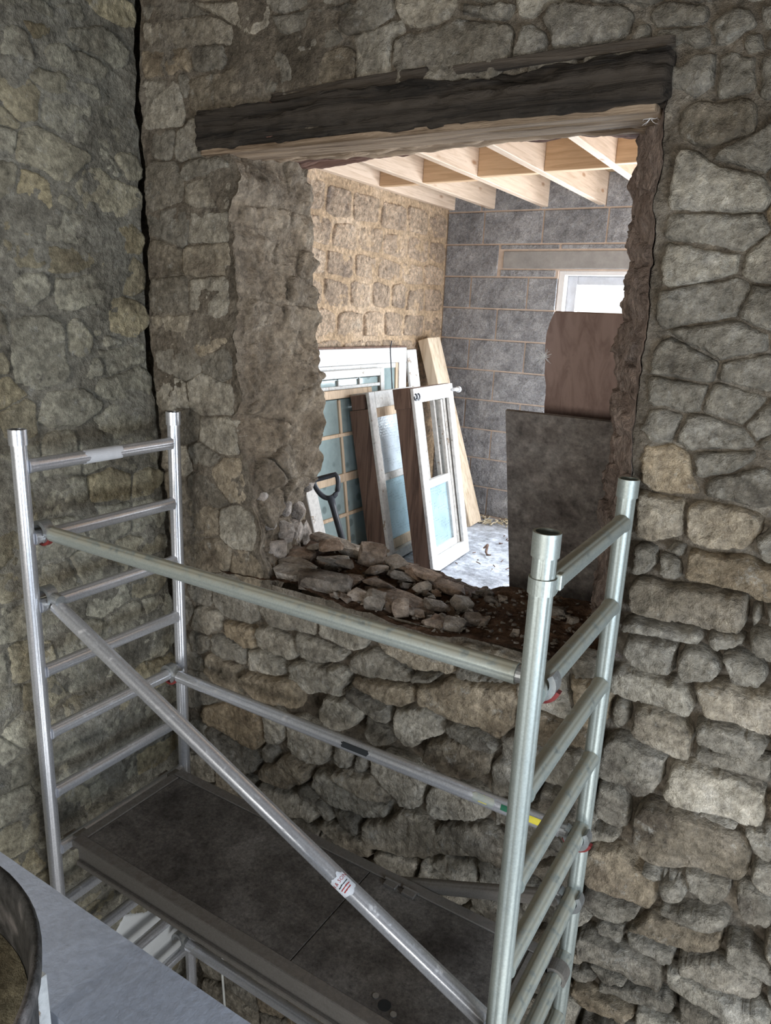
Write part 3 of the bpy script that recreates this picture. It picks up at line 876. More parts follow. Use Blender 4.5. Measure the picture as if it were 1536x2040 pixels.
# ---- wall_left
nu, nv = 70, 250
Z = np.repeat(np.linspace(-3.4, 2.4, nv)[None], nu, 0).ravel(); yend = .782 + jag(Z * .8, 12.0, .03)
Y = -.5 + (yend + .5) * np.repeat(np.linspace(0, 1, nu)[:, None], nv, 1).ravel()
lb = MB(); lb.add(map_left(Y, Z, left_h(Y, Z)), grid_faces(nu, nv))
zz = np.linspace(-3.4, 2.4, 24)
lb.add([(float(lean(z)), y, z) for y in (-4.0, -.5) for z in zz], grid_faces(2, 24))
wall_left = lb.build('wall_left', M['mortar_left'], smooth=True, loc=(-.28, 0, -3.4))
tag(wall_left, 'flush-pointed grey-green rubble wall meeting the broken wall in a cracked corner', kind='structure')
placed_l = parse(LEFT_STONES)
fill_l = fill_stones(lambda y, z: (y > -.38) & (y < .74), -.42, .75, -2.95, 1.8, placed_l, [(0.774 + float(jag(np.array([z * .8]), 12.0, .03)[0]), z) for z in np.linspace(-3, 2, 150)], (.09, .17), (.12, .26), rnd)
gl = grow(placed_l + fill_l, .03, .006)
for k, p in enumerate(gl):
    V, F = stone_mesh(p, map_left, float(rnd.uniform(.002, .011)) + (0.004 if k < len(placed_l) else 0), 300 + k * .41, joint=0.002, rough=0.6, tilt=0.03)
    mesh_obj('stone', V, F, M['stone_left'], wall_left, smooth=True)
# remains of white plaster low on this wall
pl = np.array([(.30, -2.19), (.36, -2.12), (.47, -2.20), (.56, -2.24), (.67, -2.45), (.72, -2.60), (.60, -2.68), (.52, -2.62), (.40, -2.52), (.33, -2.38)])
V, F = stone_mesh(pl, map_left, 0.016, 77.7, joint=0, rough=0.1, tilt=0)
mesh_obj('plaster_patch', V, F, M['plaster'], wall_left, smooth=True, label='patch of white plaster left on the rubble')

# ---- room the photographer stands in: floors, ceiling, right wall
def slab(name, x0, x1, y0, y1, z0, z1, mat, label):
    o = MB().box(x0, x1, y0, y1, z0, z1).build(name, mat); tag(o, label, kind='structure'); return o
slab('floor_ground', -0.5, 4.4, -4.0, 0.9, -3.5, -3.4, M['ground'], 'dark ground floor slab far below the scaffold')
slab('floor_landing', -0.28, 4.3, -4.0, -0.47, -1.26, -1.038, M['landing'], 'dark upper landing floor behind the scaffold plank')
mb = MB()
for x0, x1, z0, z1 in ((-.4, .4, -3.4, 2.4), (2.9, 4.3, -3.4, 2.4), (.4, 2.9, -3.4, -.85), (.4, 2.9, .75, 2.4)): mb.box(x0, x1, -4.1, -4.0, z0, z1)
tag(mb.build('wall_rear', M['mortar_left']), 'plain wall with a wide window behind the photographer', kind='structure')
slab('ceiling_front', -0.5, 4.4, -4.0, 0.9, 1.95, 2.1, M['ceiling'], 'dark ceiling over the scaffold')
mb = MB()
for y0, y1, z0, z1 in ((-4.0, -2.3, -3.4, 2.4), (-2.3, -1.7, -1.6, 2.4), (-2.3, -1.7, -3.4, -2.8), (-.3, .8, -3.4, 2.4), (-1.7, -.3, -1.6, -.95), (-1.7, -.3, -.05, 2.4), (-1.7, -.3, -3.4, -2.8)): mb.box(3.6, 3.7, y0, y1, z0, z1)
tag(mb.build('wall_right', M['mortar_left']), 'plain rubble wall with a window, right of the scaffold', kind='structure')

# ================================================================== the further room
ZF = -0.97           # its floor
YF = 3.81            # its block wall
# floor
nu, nv = 60, 60
X = np.repeat(np.linspace(XS - .1, 3.1, nu)[:, None], nv, 1).ravel(); Y = np.repeat(np.linspace(YB - .05, YF + .05, nv)[None], nu, 0).ravel()
P = np.stack([X * 3, Y * 3, X * 0], -1)
fl2 = mesh_obj('floor', np.stack([X, Y, ZF - .004 + fbm(P, 4) * .004], -1), grid_faces(nu, nv), M['floor2'], smooth=True)
tag(fl2, 'dusty pale screed floor of the room beyond the opening', kind='structure')

# side wall of sandstone rubble with thick ochre mortar
nu, nv = 90, 80
Y = np.repeat(np.linspace(YB - .02, YF + .02, nu)[:, None], nv, 1).ravel(); Z = np.repeat(np.linspace(-1.0, 1.56, nv)[None], nu, 0).ravel()
P = np.stack([Y * 8, Z * 8, Y * 0 + 2.2], -1)
wall_side = mesh_obj('wall_side', map_side(Y, Z, fbm(P, 4) * .008), grid_faces(nu, nv), M['sand_mortar'], smooth=True)
tag(wall_side, 'sandstone rubble wall with thick ochre mortar beyond the opening', kind='structure')
cells = fill_stones(lambda y, z: (y > 1.9) & (y < 3.76) & (z > -.35) & (z < 1.30), 1.85, 3.8, -.4, 1.30, [], [(3.80, z) for z in np.linspace(-1, 1.4, 60)], (.13, .20), (.18, .38), np.random.default_rng(8), ani=1.9, jit=.008)
for k, p in enumerate(cells):
    V, F = stone_mesh(p, map_side, 0.010, 600 + k * .53, joint=0.013, rough=1.0, tilt=.03)
    mesh_obj('stone', V, F, M['stone_side'], wall_side, smooth=True)

# concrete block wall with a window
WX0, WX1, WZ0, WZ1 = 0.44, 1.54, -0.16, 0.885
bw = MB()
def quadY(x0, x1, z0, z1, y): bw.add([(x0, y, z0), (x1, y, z0), (x1, y, z1), (x0, y, z1)], [(0, 1, 2, 3)])
quadY(XS - .1, WX0, -1.0, 1.56, YF); quadY(WX1, 3.2, -1.0, 1.56, YF); quadY(WX0, WX1, -1.0, WZ0, YF); quadY(WX0, WX1, WZ1, 1.56, YF)
for V in (((WX0, YF, WZ0), (WX0, YF + .2, WZ0), (WX0, YF + .2, WZ1), (WX0, YF, WZ1)), ((WX1, YF, WZ0), (WX1, YF, WZ1), (WX1, YF + .2, WZ1), (WX1, YF + .2, WZ0)),
          ((WX0, YF, WZ1), (WX0, YF + .2, WZ1), (WX1, YF + .2, WZ1), (WX1, YF, WZ1)), ((WX0, YF, WZ0), (WX1, YF, WZ0), (WX1, YF + .2, WZ0), (WX0, YF + .2, WZ0))):
    bw.add(V, [(0, 1, 2, 3)])
wall_far = bw.build('wall_far', M['block_mortar'])
tag(wall_far, 'grey concrete block wall facing the opening, with a bright window', kind='structure')
_bm = {}
def blk(x0, x1, z0, z1, mat='block', name='block'):
    key = (round(x1 - x0, 3), round(z1 - z0, 3), mat)
    if key not in _bm:
        V, F = bev_box(0, x1 - x0, -.007, .05, 0, z1 - z0, .004)
        me = bpy.data.meshes.new(name); me.from_pydata([tuple(v) for v in V], [], F); me.materials.append(M[mat]); _bm[key] = me
    o = bpy.data.objects.new(name, _bm[key]); COL.objects.link(o); place(o, (x0, YF, z0), wall_far); return o
J = 0.011
offs = {-1: .268, 0: -.152, 1: -.017, 2: -.225, 3: .004, 4: -.205, 5: .017, 6: -.202, 7: .034, 8: -.123, 9: .04}
for k in range(-1, 10):
    zt = 1.2876 - .225 * k; zb = zt - .225
    zb = max(zb, ZF)
    x = offs[k]
    while x - .45 > XS - .01: x -= .45
    edges = [XS]
    while x < 2.2:
        if x > XS + .02: edges.append(x)
        x += .45
    for a, b in zip(edges[:-1], edges[1:]):
        if k == 1 and a > -.02 - .001:
            continue
        segs = [(a, b)]
        if zb < WZ1 - .02 and zt > WZ0 + .02:
            segs = []
            if a < WX0: segs.append((a, min(b, WX0 + J / 2)))
            if b > WX1: segs.append((max(a, WX1 - J / 2), b))
        for s0, s1 in segs:
            if s1 - s0 > .03: blk(s0 + J / 2, s1 - J / 2, zb + J / 2, zt - J / 2)
# course with the cast lintel over the window
l1, l2 = 1.2876 - .225, 1.2876 - .45
for a in (-.005, .445, .895, 1.345): blk(a, a + .435, l1 - .033, l1 - J / 2)
lt = blk(.02, 1.75, WZ1 + .012, l1 - .047, 'concrete', 'concrete_lintel'); lt['label'] = 'cast concrete lintel above the window'
blk(.005, WX0 - .02, l2 + J / 2, WZ1 + .002)

win = thing('window_1', ((WX0 + WX1) / 2, YF + .1, WZ0), 'bright grey-framed window in the block wall behind the plywood', None, kind='structure')
for x0, x1, z0, z1, mt, nm in ((WX0, WX0 + .045, WZ0, WZ1, 'white_gloss', 'frame_jamb'), (WX1 - .045, WX1, WZ0, WZ1, 'white_gloss', 'frame_jamb'),
                               (WX0 + .045, WX1 - .045, WZ1 - .03, WZ1, 'white_gloss', 'frame_head'), (WX0 + .045, WX1 - .045, WZ0, WZ0 + .04, 'white_gloss', 'frame_sill')):
    MB().box(x0, x1, YF + .02, YF + .17, z0, z1, b=.003).build(nm, M[mt], win)
for x0, x1, z0, z1, nm in ((WX0 + .045, WX0 + .115, WZ0 + .04, WZ1 - .03, 'casement_stile'), (WX1 - .115, WX1 - .045, WZ0 + .04, WZ1 - .03, 'casement_stile'),
                           (WX0 + .115, WX1 - .115, WZ1 - .09, WZ1 - .03, 'casement_rail'), (WX0 + .115, WX1 - .115, WZ0 + .04, WZ0 + .1, 'casement_rail')):
    MB().box(x0, x1, YF + .09, YF + .15, z0, z1, b=.004).build(nm, M['window_metal'], win)
MB().box(WX0 + .11, WX1 - .11, YF + .115, YF + .123, WZ0 + .09, WZ1 - .08).build('pane', M['glass_clear'], win)

# right-hand wall of that room with the big opening daylight comes through
rw = MB()
for y0, y1, z0, z1 in ((1.28, 2.1, -1.0, 1.56), (3.7, 3.95, -1.0, 1.56), (2.1, 3.7, -1.0, -.6), (2.1, 3.7, .7, 1.56)):
    rw.box(2.95, 3.15, y0, y1, z0, z1)
tag(rw.build('wall_right_further', M['block_mortar']), 'block wall with a wide daylight opening, right of the further room', kind='structure')

# ceiling: deck board on joists and noggins
ceil = MB().box(XS - .1, 3.15, YB - .05, YF + .2, 1.505, 1.53).build('ceiling', M['chipboard'])
tag(ceil, 'new softwood joists and noggins under a floor deck', kind='structure')
JX = [-0.100 + .398 * k for k in range(-1, 5)]
ZJ = 1.303
jv, jf = bev_box(-.0235, .0235, YB + .01, YF, 0, 1.505 - ZJ, .003)
jme = bpy.data.meshes.new('joist'); jme.from_pydata([(x, y - 2.5, z) for x, y, z in jv], [], jf); jme.materials.append(M['joist'])
for i, x in enumerate(JX):
    xx = x if i else XS + .03
    o = bpy.data.objects.new('joist', jme); COL.objects.link(o); place(o, (xx, 2.5, ZJ), ceil)
xs = [XS + .03] + JX[1:]
for i in range(len(xs) - 1):
    y = 2.755 - .055 * i + (.03 if i % 2 else 0)
    MB().box(xs[i] + .0235, xs[i + 1] - .0235, y, y + .047, ZJ + .002, 1.505, b=.003).build('noggin', M['noggin'], ceil)

# ================================================================== timber lintel over the broken opening
def rough_beam(x0, x1, y0, y1, z0, z1, amp, seed, nx=240, wav=None):
    """square-section old beam with eroded long faces"""
    n = 14; prof = []
    for i in range(n): prof.append((y0 + (y1 - y0) * i / n, z0))
    for i in range(n): prof.append((y1, z0 + (z1 - z0) * i / n))
    for i in range(n): prof.append((y1 - (y1 - y0) * i / n, z1))
    for i in range(n): prof.append((y0, z1 - (z1 - z0) * i / n))
    pr = np.array(prof); k = len(pr); c = pr.mean(0)
    X = np.linspace(x0, x1, nx)
    V = []
    for j, x in enumerate(X):
        q = pr.copy()
        P = np.c_[np.full(k, x * 3.0 + seed), q * 48]
        d = fbm(P, 4, .6) * amp
        P2 = np.c_[np.full(k, x * 14 + seed), q * 20 + 9]
        d = d + fbm(P2, 3) * amp * .7 - np.clip(fbm(np.c_[np.full(k, x * 2.2 + seed), q * 30 + 4], 2) - .25, 0, 1) * amp * 6
        dirv = (q - c); dirv /= np.linalg.norm(dirv, axis=1)[:, None]
        q = q + dirv * d[:, None]
        if wav is not None: q[:, 1] += wav(x) * (q[:, 1] < c[1])
        s = 0.0
        if j == 0 or j == nx - 1: q = c + (q - c) * .8; s = float(fbm(np.array([[j * 3.3, seed, 1.]]), 2)[0]) * .02
        V.append(np.c_[np.full(k, x + s), q])
    V = np.vstack(V); F = []
    for i in range(nx - 1):
        for a in range(k):
            b = (a + 1) % k
            F.append((i * k + a, i * k + b, (i + 1) * k + b, (i + 1) * k + a))
    F.append(tuple(reversed(range(k)))); F.append(tuple((nx - 1) * k + a for a in range(k)))
    return V, F
lint = thing('timber_lintel', (.9, YW, ZL), 'charred and rotten old oak lintel spanning the broken opening', 'lintel')
mesh_obj('beam', *rough_beam(.05, 1.735, YW - .035, YW + .12, 1.100, 1.225, .026, 1.), M['lintel'], lint, smooth=True, label='blackened front beam')
mesh_obj('beam', *rough_beam(.16, 1.76, YW + .125, YW + .29, 1.102, 1.23, .022, 7.), M['lintel_raw'], lint, smooth=True, label='pale worm-eaten middle beam')
mesh_obj('beam', *rough_beam(.10, 1.74, YW + .30, YB + .01, 1.115, 1.25, .022, 13., wav=lambda x: .035 * math.sin((x - .2) * 2.0)), M['lintel_red'], lint, smooth=True, label='reddish rotten back beam')
mesh_obj('sole_plate', *rough_beam(.06, 1.72, YW - .022, YW + .125, 1.083, 1.102, .006, 23.), M['lintel_raw'], lint, smooth=True, label='pale splintered underside board')
mesh_obj('packing_board', *rough_beam(.40, 1.03, YW - .022, YW + .05, 1.232, 1.268, .008, 31., nx=50), M['lintel'], lint, smooth=True, label='dark packing board on top')
mesh_obj('packing_board', *rough_beam(1.06, 1.74, YW - .018, YW + .05, 1.236, 1.262, .007, 37., nx=50), M['lintel'], lint, smooth=True, label='dark packing board on top')

# cobweb tuft at the lintel's right end
def tuft(name, c, n, r, mat, label, cat, seed, group=None):
    rd = random.Random(seed); mb = MB()
    for i in range(n):
        d = Vector((rd.gauss(0, 1), rd.gauss(0, .6), rd.gauss(0, 1))).normalized()
        p = Vector(c); pts = [p]
        for k in range(4):
            d = (d + Vector((rd.gauss(0, .35), rd.gauss(0, .35), rd.gauss(0, .35)))).normalized()
            p = p + d * r / 4 * rd.uniform(.5, 1.1); pts.append(p)
        mb.add(*path_tube(pts, [.0009, .0008, .0007, .0005, .0003], 4))
    o = mb.build(name, M[mat]); tag(o, label, cat, group); return o
tuft('cobweb', (1.69, YW + .04, 1.082), 12, .035, 'fluff', 'small dusty cobweb at the right end of the oak lintel', 'cobweb', 3)

# ================================================================== reclaimed windows leaning on the side wall
def frame_matrix(b0, yaw, leanang):
    """local x = along the floor, y = depth into the stack, z = up the face; face looks along -y"""
    ew = Vector((math.sin(yaw), math.cos(yaw), 0)).normalized()
    side = Vector((-ew.y, ew.x, 0))                       # towards the wall (-X)
    eh = Vector((0, 0, 1)) * math.cos(leanang) + side * math.sin(leanang)
    ed = ew.cross(eh) * -1
    mt = Matrix.Identity(4)
    for i in range(3): mt[i][0], mt[i][1], mt[i][2], mt[i][3] = ew[i], ed[i], eh[i], b0[i]
    return mt
def part(root, Mx, name, mat, x0, x1, y0, y1, z0, z1, b=.003, label=None):
    return MB().box(x0, x1, y0, y1, z0, z1, Mx, b).build(name, M[mat], root, label=label)

# front box sash frame, white
w, h, d = .56, 1.11, .13
Mx = frame_matrix((.373, 2.322, ZF + .012), -.055, .185)
r = thing('box_sash_window', (.35, 2.6, ZF), 'foremost white box sash window with blue obscured lower pane and empty top', 'window frame', 'reclaimed windows leaning on the side wall')
part(r, Mx, 'stile', 'white_paint', 0, .075, 0, .022, 0, h); part(r, Mx, 'stile', 'white_paint', w - .07, w, 0, .022, 0, h)
part(r, Mx, 'head', 'white_paint', .075, w - .07, 0, .022, h - .085, h); part(r, Mx, 'bottom_rail', 'white_paint', .075, w - .07, 0, .03, 0, .085)
part(r, Mx, 'box_side', 'brown_wood', .002, .03, .023, d, 0, h - .02); part(r, Mx, 'box_side', 'white_wood', w - .03, w, .023, d, 0, h)
part(r, Mx, 'pulley_stile', 'brown_wood', .031, .062, .05, .09, .1, h - .03); part(r, Mx, 'pulley_stile', 'white_wood', w - .095, w - .031, .03, d - .01, .05, h - .03)
part(r, Mx, 'head_board', 'brown_wood', 0, w, .023, d, h - .025, h + .004, label='dark dusty top of the box')
part(r, Mx, 'end_block', 'brown_wood', -.004, .05, .03, d + .005, h - .11, h + .008)
part(r, Mx, 'sill_board', 'white_wood', .03, w - .03, .03, d, .03, .07)
part(r, Mx, 'parting_bead', 'white_wood', w - .125, w - .1, .035, .06, .54, h - .09); part(r, Mx, 'parting_bead', 'white_wood', w - .155, w - .137, .07, .1, .54, h - .09)
sash = part(r, Mx, 'sash_rail', 'white_paint', .062, w - .095, .035, .075, .50, .548, label='white meeting rail')
part(r, Mx, 'sash_rail', 'white_paint', .062, w - .095, .035, .075, .072, .13)
part(r, Mx, 'sash_stile', 'white_paint', .062, .105, .035, .075, .13, .50); part(r, Mx, 'sash_stile', 'white_paint', w - .14, w - .095, .035, .075, .13, .50)
part(r, Mx, 'pane', 'glass_blue', .105, w - .14, .052, .057, .13, .50, b=0, label='blue obscured glass')
V, F = tube(Mx @ Vector((w - .03, -.012, h - .04)), Mx @ Vector((w + .05, -.012, h - .045)), .011, 12); mesh_obj('bolt', V, F, M['label_white'], r, smooth=True)
V, F = tube(Mx @ Vector((w + .05, -.012, h - .045)), Mx @ Vector((w + .066, -.012, h - .046)), .02, 12); mesh_obj('bolt_knob', V, F, M['label_white'], r, smooth=True)
mb = MB()
for a in range(2): mb.add(*path_tube([Mx @ Vector((.01 + a * .035 + .018 * math.sin(t), -.006, h - .05 + .018 * math.cos(t))) for t in np.linspace(0, 5, 10)], .005, 6))
mb.build('latch', M['shovel'], r)
mb = MB().add(*tube(Mx @ Vector((.028, .10, .28)), Mx @ Vector((.028, .10, .52)), .016, 10)); mb.add(*tube(Mx @ Vector((.028, .10, .52)), Mx @ Vector((.03, .10, h - .08)), .003, 6))
mb.build('sash_weight', M['brown_wood'], r, smooth=True)

# splintered white boards standing in that empty top half
o = MB().box(.17, .30, .14, .155, .25, 1.0, Mx, .002).build('white_board', M['white_wood'])
tag(o, 'splintered pale board seen through the empty top half of the foremost sash window', 'board')

# second box sash frame, brown sides
Mx2 = frame_matrix((.052, 2.33, ZF + .012), -.05, .195)
w, h, d = .62, 1.06, .14
r = thing('box_sash_window', (.05, 2.6, ZF), 'second box sash window with broad dark brown side and dotted frosted panes', 'window frame', 'reclaimed windows leaning on the side wall')
part(r, Mx2, 'box_side', 'brown_wood', 0, .03, .01, d, 0, h - .1, label='broad dark brown side'); part(r, Mx2, 'box_side', 'brown_wood', w - .03, w, .01, d, 0, h)
part(r, Mx2, 'end_block', 'brown_wood', 0, .05, .03, d - .02, h - .098, h - .01)
part(r, Mx2, 'stile', 'white_wood', 0, .07, -.012, .01, 0, h); part(r, Mx2, 'stile', 'white_wood', w - .07, w, -.012, .01, 0, h)
part(r, Mx2, 'head', 'white_wood', .07, w - .07, -.012, .01, h - .1, h); part(r, Mx2, 'head_board', 'white_wood', .03, w - .03, .011, d, h - .03, h)
part(r, Mx2, 'sash_stile', 'bare_wood', .071, .11, .02, .06, .06, h - .1); part(r, Mx2, 'sash_stile', 'bare_wood', w - .11, w - .071, .02, .06, .06, h - .1)
part(r, Mx2, 'sash_rail', 'white_wood', .11, w - .11, .02, .06, .50, .545); part(r, Mx2, 'sash_rail', 'bare_wood', .11, w - .11, .02, .06, h - .16, h - .1)
part(r, Mx2, 'sash_rail', 'bare_wood', .11, w - .11, .02, .06, .06, .12); part(r, Mx2, 'bottom_rail', 'white_wood', .03, w - .03, -.012, .07, 0, .058)
part(r, Mx2, 'pane', 'glass_white', .11, w - .11, .036, .041, .545, h - .16, b=0, label='dotted frosted upper pane')
part(r, Mx2, 'pane', 'glass_blue', .11, w - .11, .036, .041, .12, .50, b=0, label='bluish obscured lower pane')

def multi_pane(Mx, loc, w, h, mat, label, cols, rows_, depth=.04, st=.05, glass='glass_teal', mid=None):
    r = thing('glazed_sash', loc, label, 'window frame', 'reclaimed windows leaning on the side wall')
    part(r, Mx, 'stile', mat, 0, st, 0, depth, 0, h); part(r, Mx, 'stile', mat, w - st, w, 0, depth, 0, h)
    part(r, Mx, 'rail', mat, st, w - st, 0, depth, 0, .075); part(r, Mx, 'rail', mat, st, w - st, 0, depth, h - .05, h)
    zs = [.075] + list(rows_) + [h - .05]
    xs_ = [st + (w - 2 * st) * i / cols for i in range(cols + 1)]
    for z in rows_:
        t = .026 if (mid and abs(z - mid) < .01) else .011
        part(r, Mx, 'glazing_bar', mat, st, w - st, .004, depth - .004, z - t, z + t)
    for i in range(len(zs) - 1):
        for x in xs_[1:-1]:
            part(r, Mx, 'glazing_bar', mat, x - .011, x + .011, .005, depth - .005, zs[i] + .01, zs[i + 1] - .01)
        for a, b in zip(xs_[:-1], xs_[1:]):
            part(r, Mx, 'pane', glass, a + .006, b - .006, .018, .022, zs[i] + .006, zs[i + 1] - .006, b=0)
    return r
Mx3 = frame_matrix((-.165, 1.88, ZF + .006), -.0, .125)
multi_pane(Mx3, (-.2, 2.2, ZF), .72, 1.06, 'bare_wood', 'bare timber sash with small panes beside the shovel', 2, [.30, .53, .79], mid=.53)
Mx5 = frame_matrix((-.258, 2.02, ZF + .006), -.0, .075)
multi_pane(Mx5, (-.28, 2.4, ZF), .80, 1.165, 'white_wood', 'white painted sash with small panes behind the bare timber one', 3, [.35, .6, .85, 1.06])
Mx4 = frame_matrix((-.343, 1.85, ZF + .006), -.0, .04)
r = thing('large_window_frame', (-.33, 2.5, ZF), 'largest white window frame, rearmost of the leaning stack', 'window frame', 'reclaimed windows leaning on the side wall')
w, h = 1.34, 1.285
part(r, Mx4, 'stile', 'white_paint', 0, .09, 0, .05, 0, h); part(r, Mx4, 'stile', 'white_paint', w - .10, w, 0, .05, 0, h)
part(r, Mx4, 'head', 'white_paint', .09, w - .10, 0, .05, h - .10, h); part(r, Mx4, 'bottom_rail', 'white_paint', .09, w - .10, 0, .05, 0, .1)
part(r, Mx4, 'sash_rail', 'white_wood', .09, w - .13, .01, .04, h - .135, h - .102); part(r, Mx4, 'sash_stile', 'bare_wood', w - .13, w - .10, .01, .04, .1, h - .10)
part(r, Mx4, 'mullion', 'white_paint', .72, .76, .005, .045, .1, h - .135)
part(r, Mx4, 'pane', 'glass_teal', .76, w - .13, .02, .025, .1, h - .135, b=0); part(r, Mx4, 'pane', 'glass_teal', .09, .72, .02, .025, .1, h - .135, b=0)
part(r, Mx4, 'top_edge', 'brown_wood', 0, w, .0, .052, h + .0005, h + .012, label='bare weathered top edge')

# planks in the corner
def leaning_plank(name, mat, bx, by, tx, ty, ztop, wid, thick, label):
    ln = Vector((tx - bx, ty - by, ztop - ZF)); L = ln.length; eh = ln.normalized()
    ew = Vector((0, 1, 0)); ew = (ew - eh * ew.dot(eh)).normalized(); ed = eh.cross(ew) * -1
    mt = Matrix.Identity(4)
    for i in range(3): mt[i][0], mt[i][1], mt[i][2], mt[i][3] = ew[i], ed[i], eh[i], (bx, by, ZF + .004)[i]
    if ed.x > 0:
        for i in range(3): mt[i][1] = -mt[i][1]
    o = MB().box(0, wid, 0, thick, 0, L, mt, .004).build(name, M[mat]); tag(o, label, 'plank'); return o
leaning_plank('timber_plank', 'plank_wood', .083, 3.45, -.345, 3.40, .385, .195, .085, 'thick sawn timber plank leaning in the corner of the block wall')
leaning_plank('painted_board', 'white_wood', -.16, 3.22, -.40, 3.20, .30, .14, .022, 'narrow pale grey painted board between the big frame and the thick plank')
leaning_plank('painted_board', 'white_wood', -.05, 1.80, -.20, 1.75, -.30, .10, .06, 'short white-edged board leaning behind the shovel')
# wire hooked over the big frame
o = mesh_obj('wire', *path_tube([(-.345, 2.90, .37), (-.34, 2.885, .345), (-.33, 2.86, .325), (-.325, 2.865, .25), (-.315, 2.872, .12), (-.31, 2.88, .03)], .004, 6), M['shovel'], smooth=True)
tag(o, 'thin dark wire hooked over the top of the largest white frame', 'wire')

# shovel
sh = thing('shovel', (.27, 1.62, ZF), 'shovel with a worn black D-shaped handle standing behind the left jamb', 'shovel')
top = Vector((.075, 1.60, -.285)); bot = Vector((.262, 1.61, -.80)); ax = (bot - top).normalized()
gx = Vector((.80, .55, .25)); gx = (gx - ax * gx.dot(ax)).normalized()
gc = top
loop = []
for t in np.linspace(-1, 1, 5): loop.append(gc + gx * (.055 * t))
for t in np.linspace(0.1, 1, 7):
    loop.append(gc + gx * (.06 * math.cos(t * math.pi / 2) + .004) + ax * (.11 * math.sin(t * math.pi / 2)))
lp2 = [gc + gx * -(.06 * math.cos(t * math.pi / 2) + .004) + ax * (.11 * math.sin(t * math.pi / 2)) for t in np.linspace(1, .1, 7)]
mesh_obj('grip', *path_tube(loop + lp2 + [loop[0]], .0135, 10), M['shovel'], sh, smooth=True)
mesh_obj('shaft', *path_tube([gc + ax * .10, gc + ax * .16, bot], [.022, .017, .017], 12), M['shovel'], sh, smooth=True)
bl = MB(); nb = 8
for s in (0, .004):
    pass
Vb = []; Fb = []
for i in range(nb + 1):
    t = i / nb
    for j in range(7):
        a = (j - 3) / 3
        wv = .12 * (1 - .35 * t ** 3)
        q = bot + ax * (.18 * t) + gx * (wv * a) + ax.cross(gx) * (.025 * a * a - .012)
        Vb.append(q)
for i in range(nb):
    for j in range(6): Fb.append((i * 7 + j, i * 7 + j + 1, (i + 1) * 7 + j + 1, (i + 1) * 7 + j))
n0 = len(Vb); nn = ax.cross(gx) * .004
Vb += [v + nn for v in Vb]; Fb += [tuple(reversed([k + n0 for k in f])) for f in Fb]
mesh_obj('blade', [tuple(v) for v in Vb], Fb, M['alloy_dark'], sh, smooth=True)

# plywood sheets leaning on the back of the rubble wall
def sheet(name, mat, x0, x1, ytop, ztop, ybot, th, label, rag=0.0, seed=1.):
    n = 40; out = []
    zz = np.linspace(0, 1, n)
    L = [(x0 + rag * float(fbm(np.array([[z * 7, seed, .3]]), 4)[0]), z) for z in zz]
    Rr = [(x1, z) for z in zz[::-1]]
    if rag: L[-1] = (x0 + .03, 1.0); L[-2] = (x0 + .012, zz[-2])
    poly = L + Rr
    V = []
    ez = Vector((0, ytop - ybot, ztop - ZF)); nrm = Vector((0, ez.z, -ez.y)).normalized()
    for s in (0, th):
        for x, z in poly: V.append(tuple(Vector((x, ybot, ZF)) + ez * z + nrm * s))
    k = len(poly)
    F = [tuple(range(k))[::-1], tuple(range(k, 2 * k))] + [(i, (i + 1) % k, (i + 1) % k + k, i + k) for i in range(k)]
    o = mesh_obj(name, V, F, M[mat]); tag(o, label, 'plywood'); return o
sheet('plywood_sheet', 'ply_dark', 1.155, 2.05, 1.302, .195, 1.62, .018, 'dark weathered plywood sheet leaning behind the right jamb')
sheet('plywood_sheet', 'ply_red', 1.268, 2.10, 1.345, .572, 1.79, .018, 'taller reddish plywood sheet with ragged edge in front of the bright window', rag=.03, seed=4.)
tuft('fluff_tuft', (1.262, 1.385, .405), 40, .05, 'fluff', 'white fluff caught on the ragged edge of the reddish plywood', 'fluff', 5)
tuft('fluff_tuft', (1.145, 1.42, -.20), 24, .035, 'fluff', 'white fluff on the left edge of the dark plywood', 'fluff', 6)
# chips of straw and a splinter on the further floor
def chips(n, x0, x1, y0, y1, z, size, mat, label, name, seed):
    rd = random.Random(seed); mb = MB()
    for i in range(n):
        c = Vector((rd.uniform(x0, x1), rd.uniform(y0, y1), z)); a = rd.uniform(0, 6.28); l = rd.uniform(.4, 1) * size
        e = Vector((math.cos(a), math.sin(a), rd.uniform(0, .5)))
        mb.add(*path_tube([c - e * l * .5 + Vector((0, 0, l * .2)), c + Vector((0, 0, l * .25)), c + e * l * .5 + Vector((0, 0, l * .2))], size * .12, 4))
    o = mb.build(name, M[mat]); o['kind'] = 'stuff'; o['label'] = label; o['category'] = 'debris'; return o
chips(60, -.05, .35, 3.60, 3.80, ZF, .05, 'straw', 'yellowish straw and mortar crumbs at the foot of the block wall', 'floor_debris', 1)
chips(26, .36, .75, 2.6, 3.4, ZF, .03, 'brown_wood', 'dark splinters scattered on the pale floor', 'floor_splinters', 2)
o = mesh_obj('twisted_splinter', *path_tube([(.40, 2.98, ZF + .02), (.43, 2.97, ZF + .05), (.44, 2.93, ZF + .012), (.47, 2.88, ZF + .012), (.50, 2.87, ZF + .02)], [.006, .01, .008, .007, .004], 6), M['brown_wood'], smooth=True)
tag(o, 'twisted dark splinter on the pale floor beside the foremost window', 'splinter')

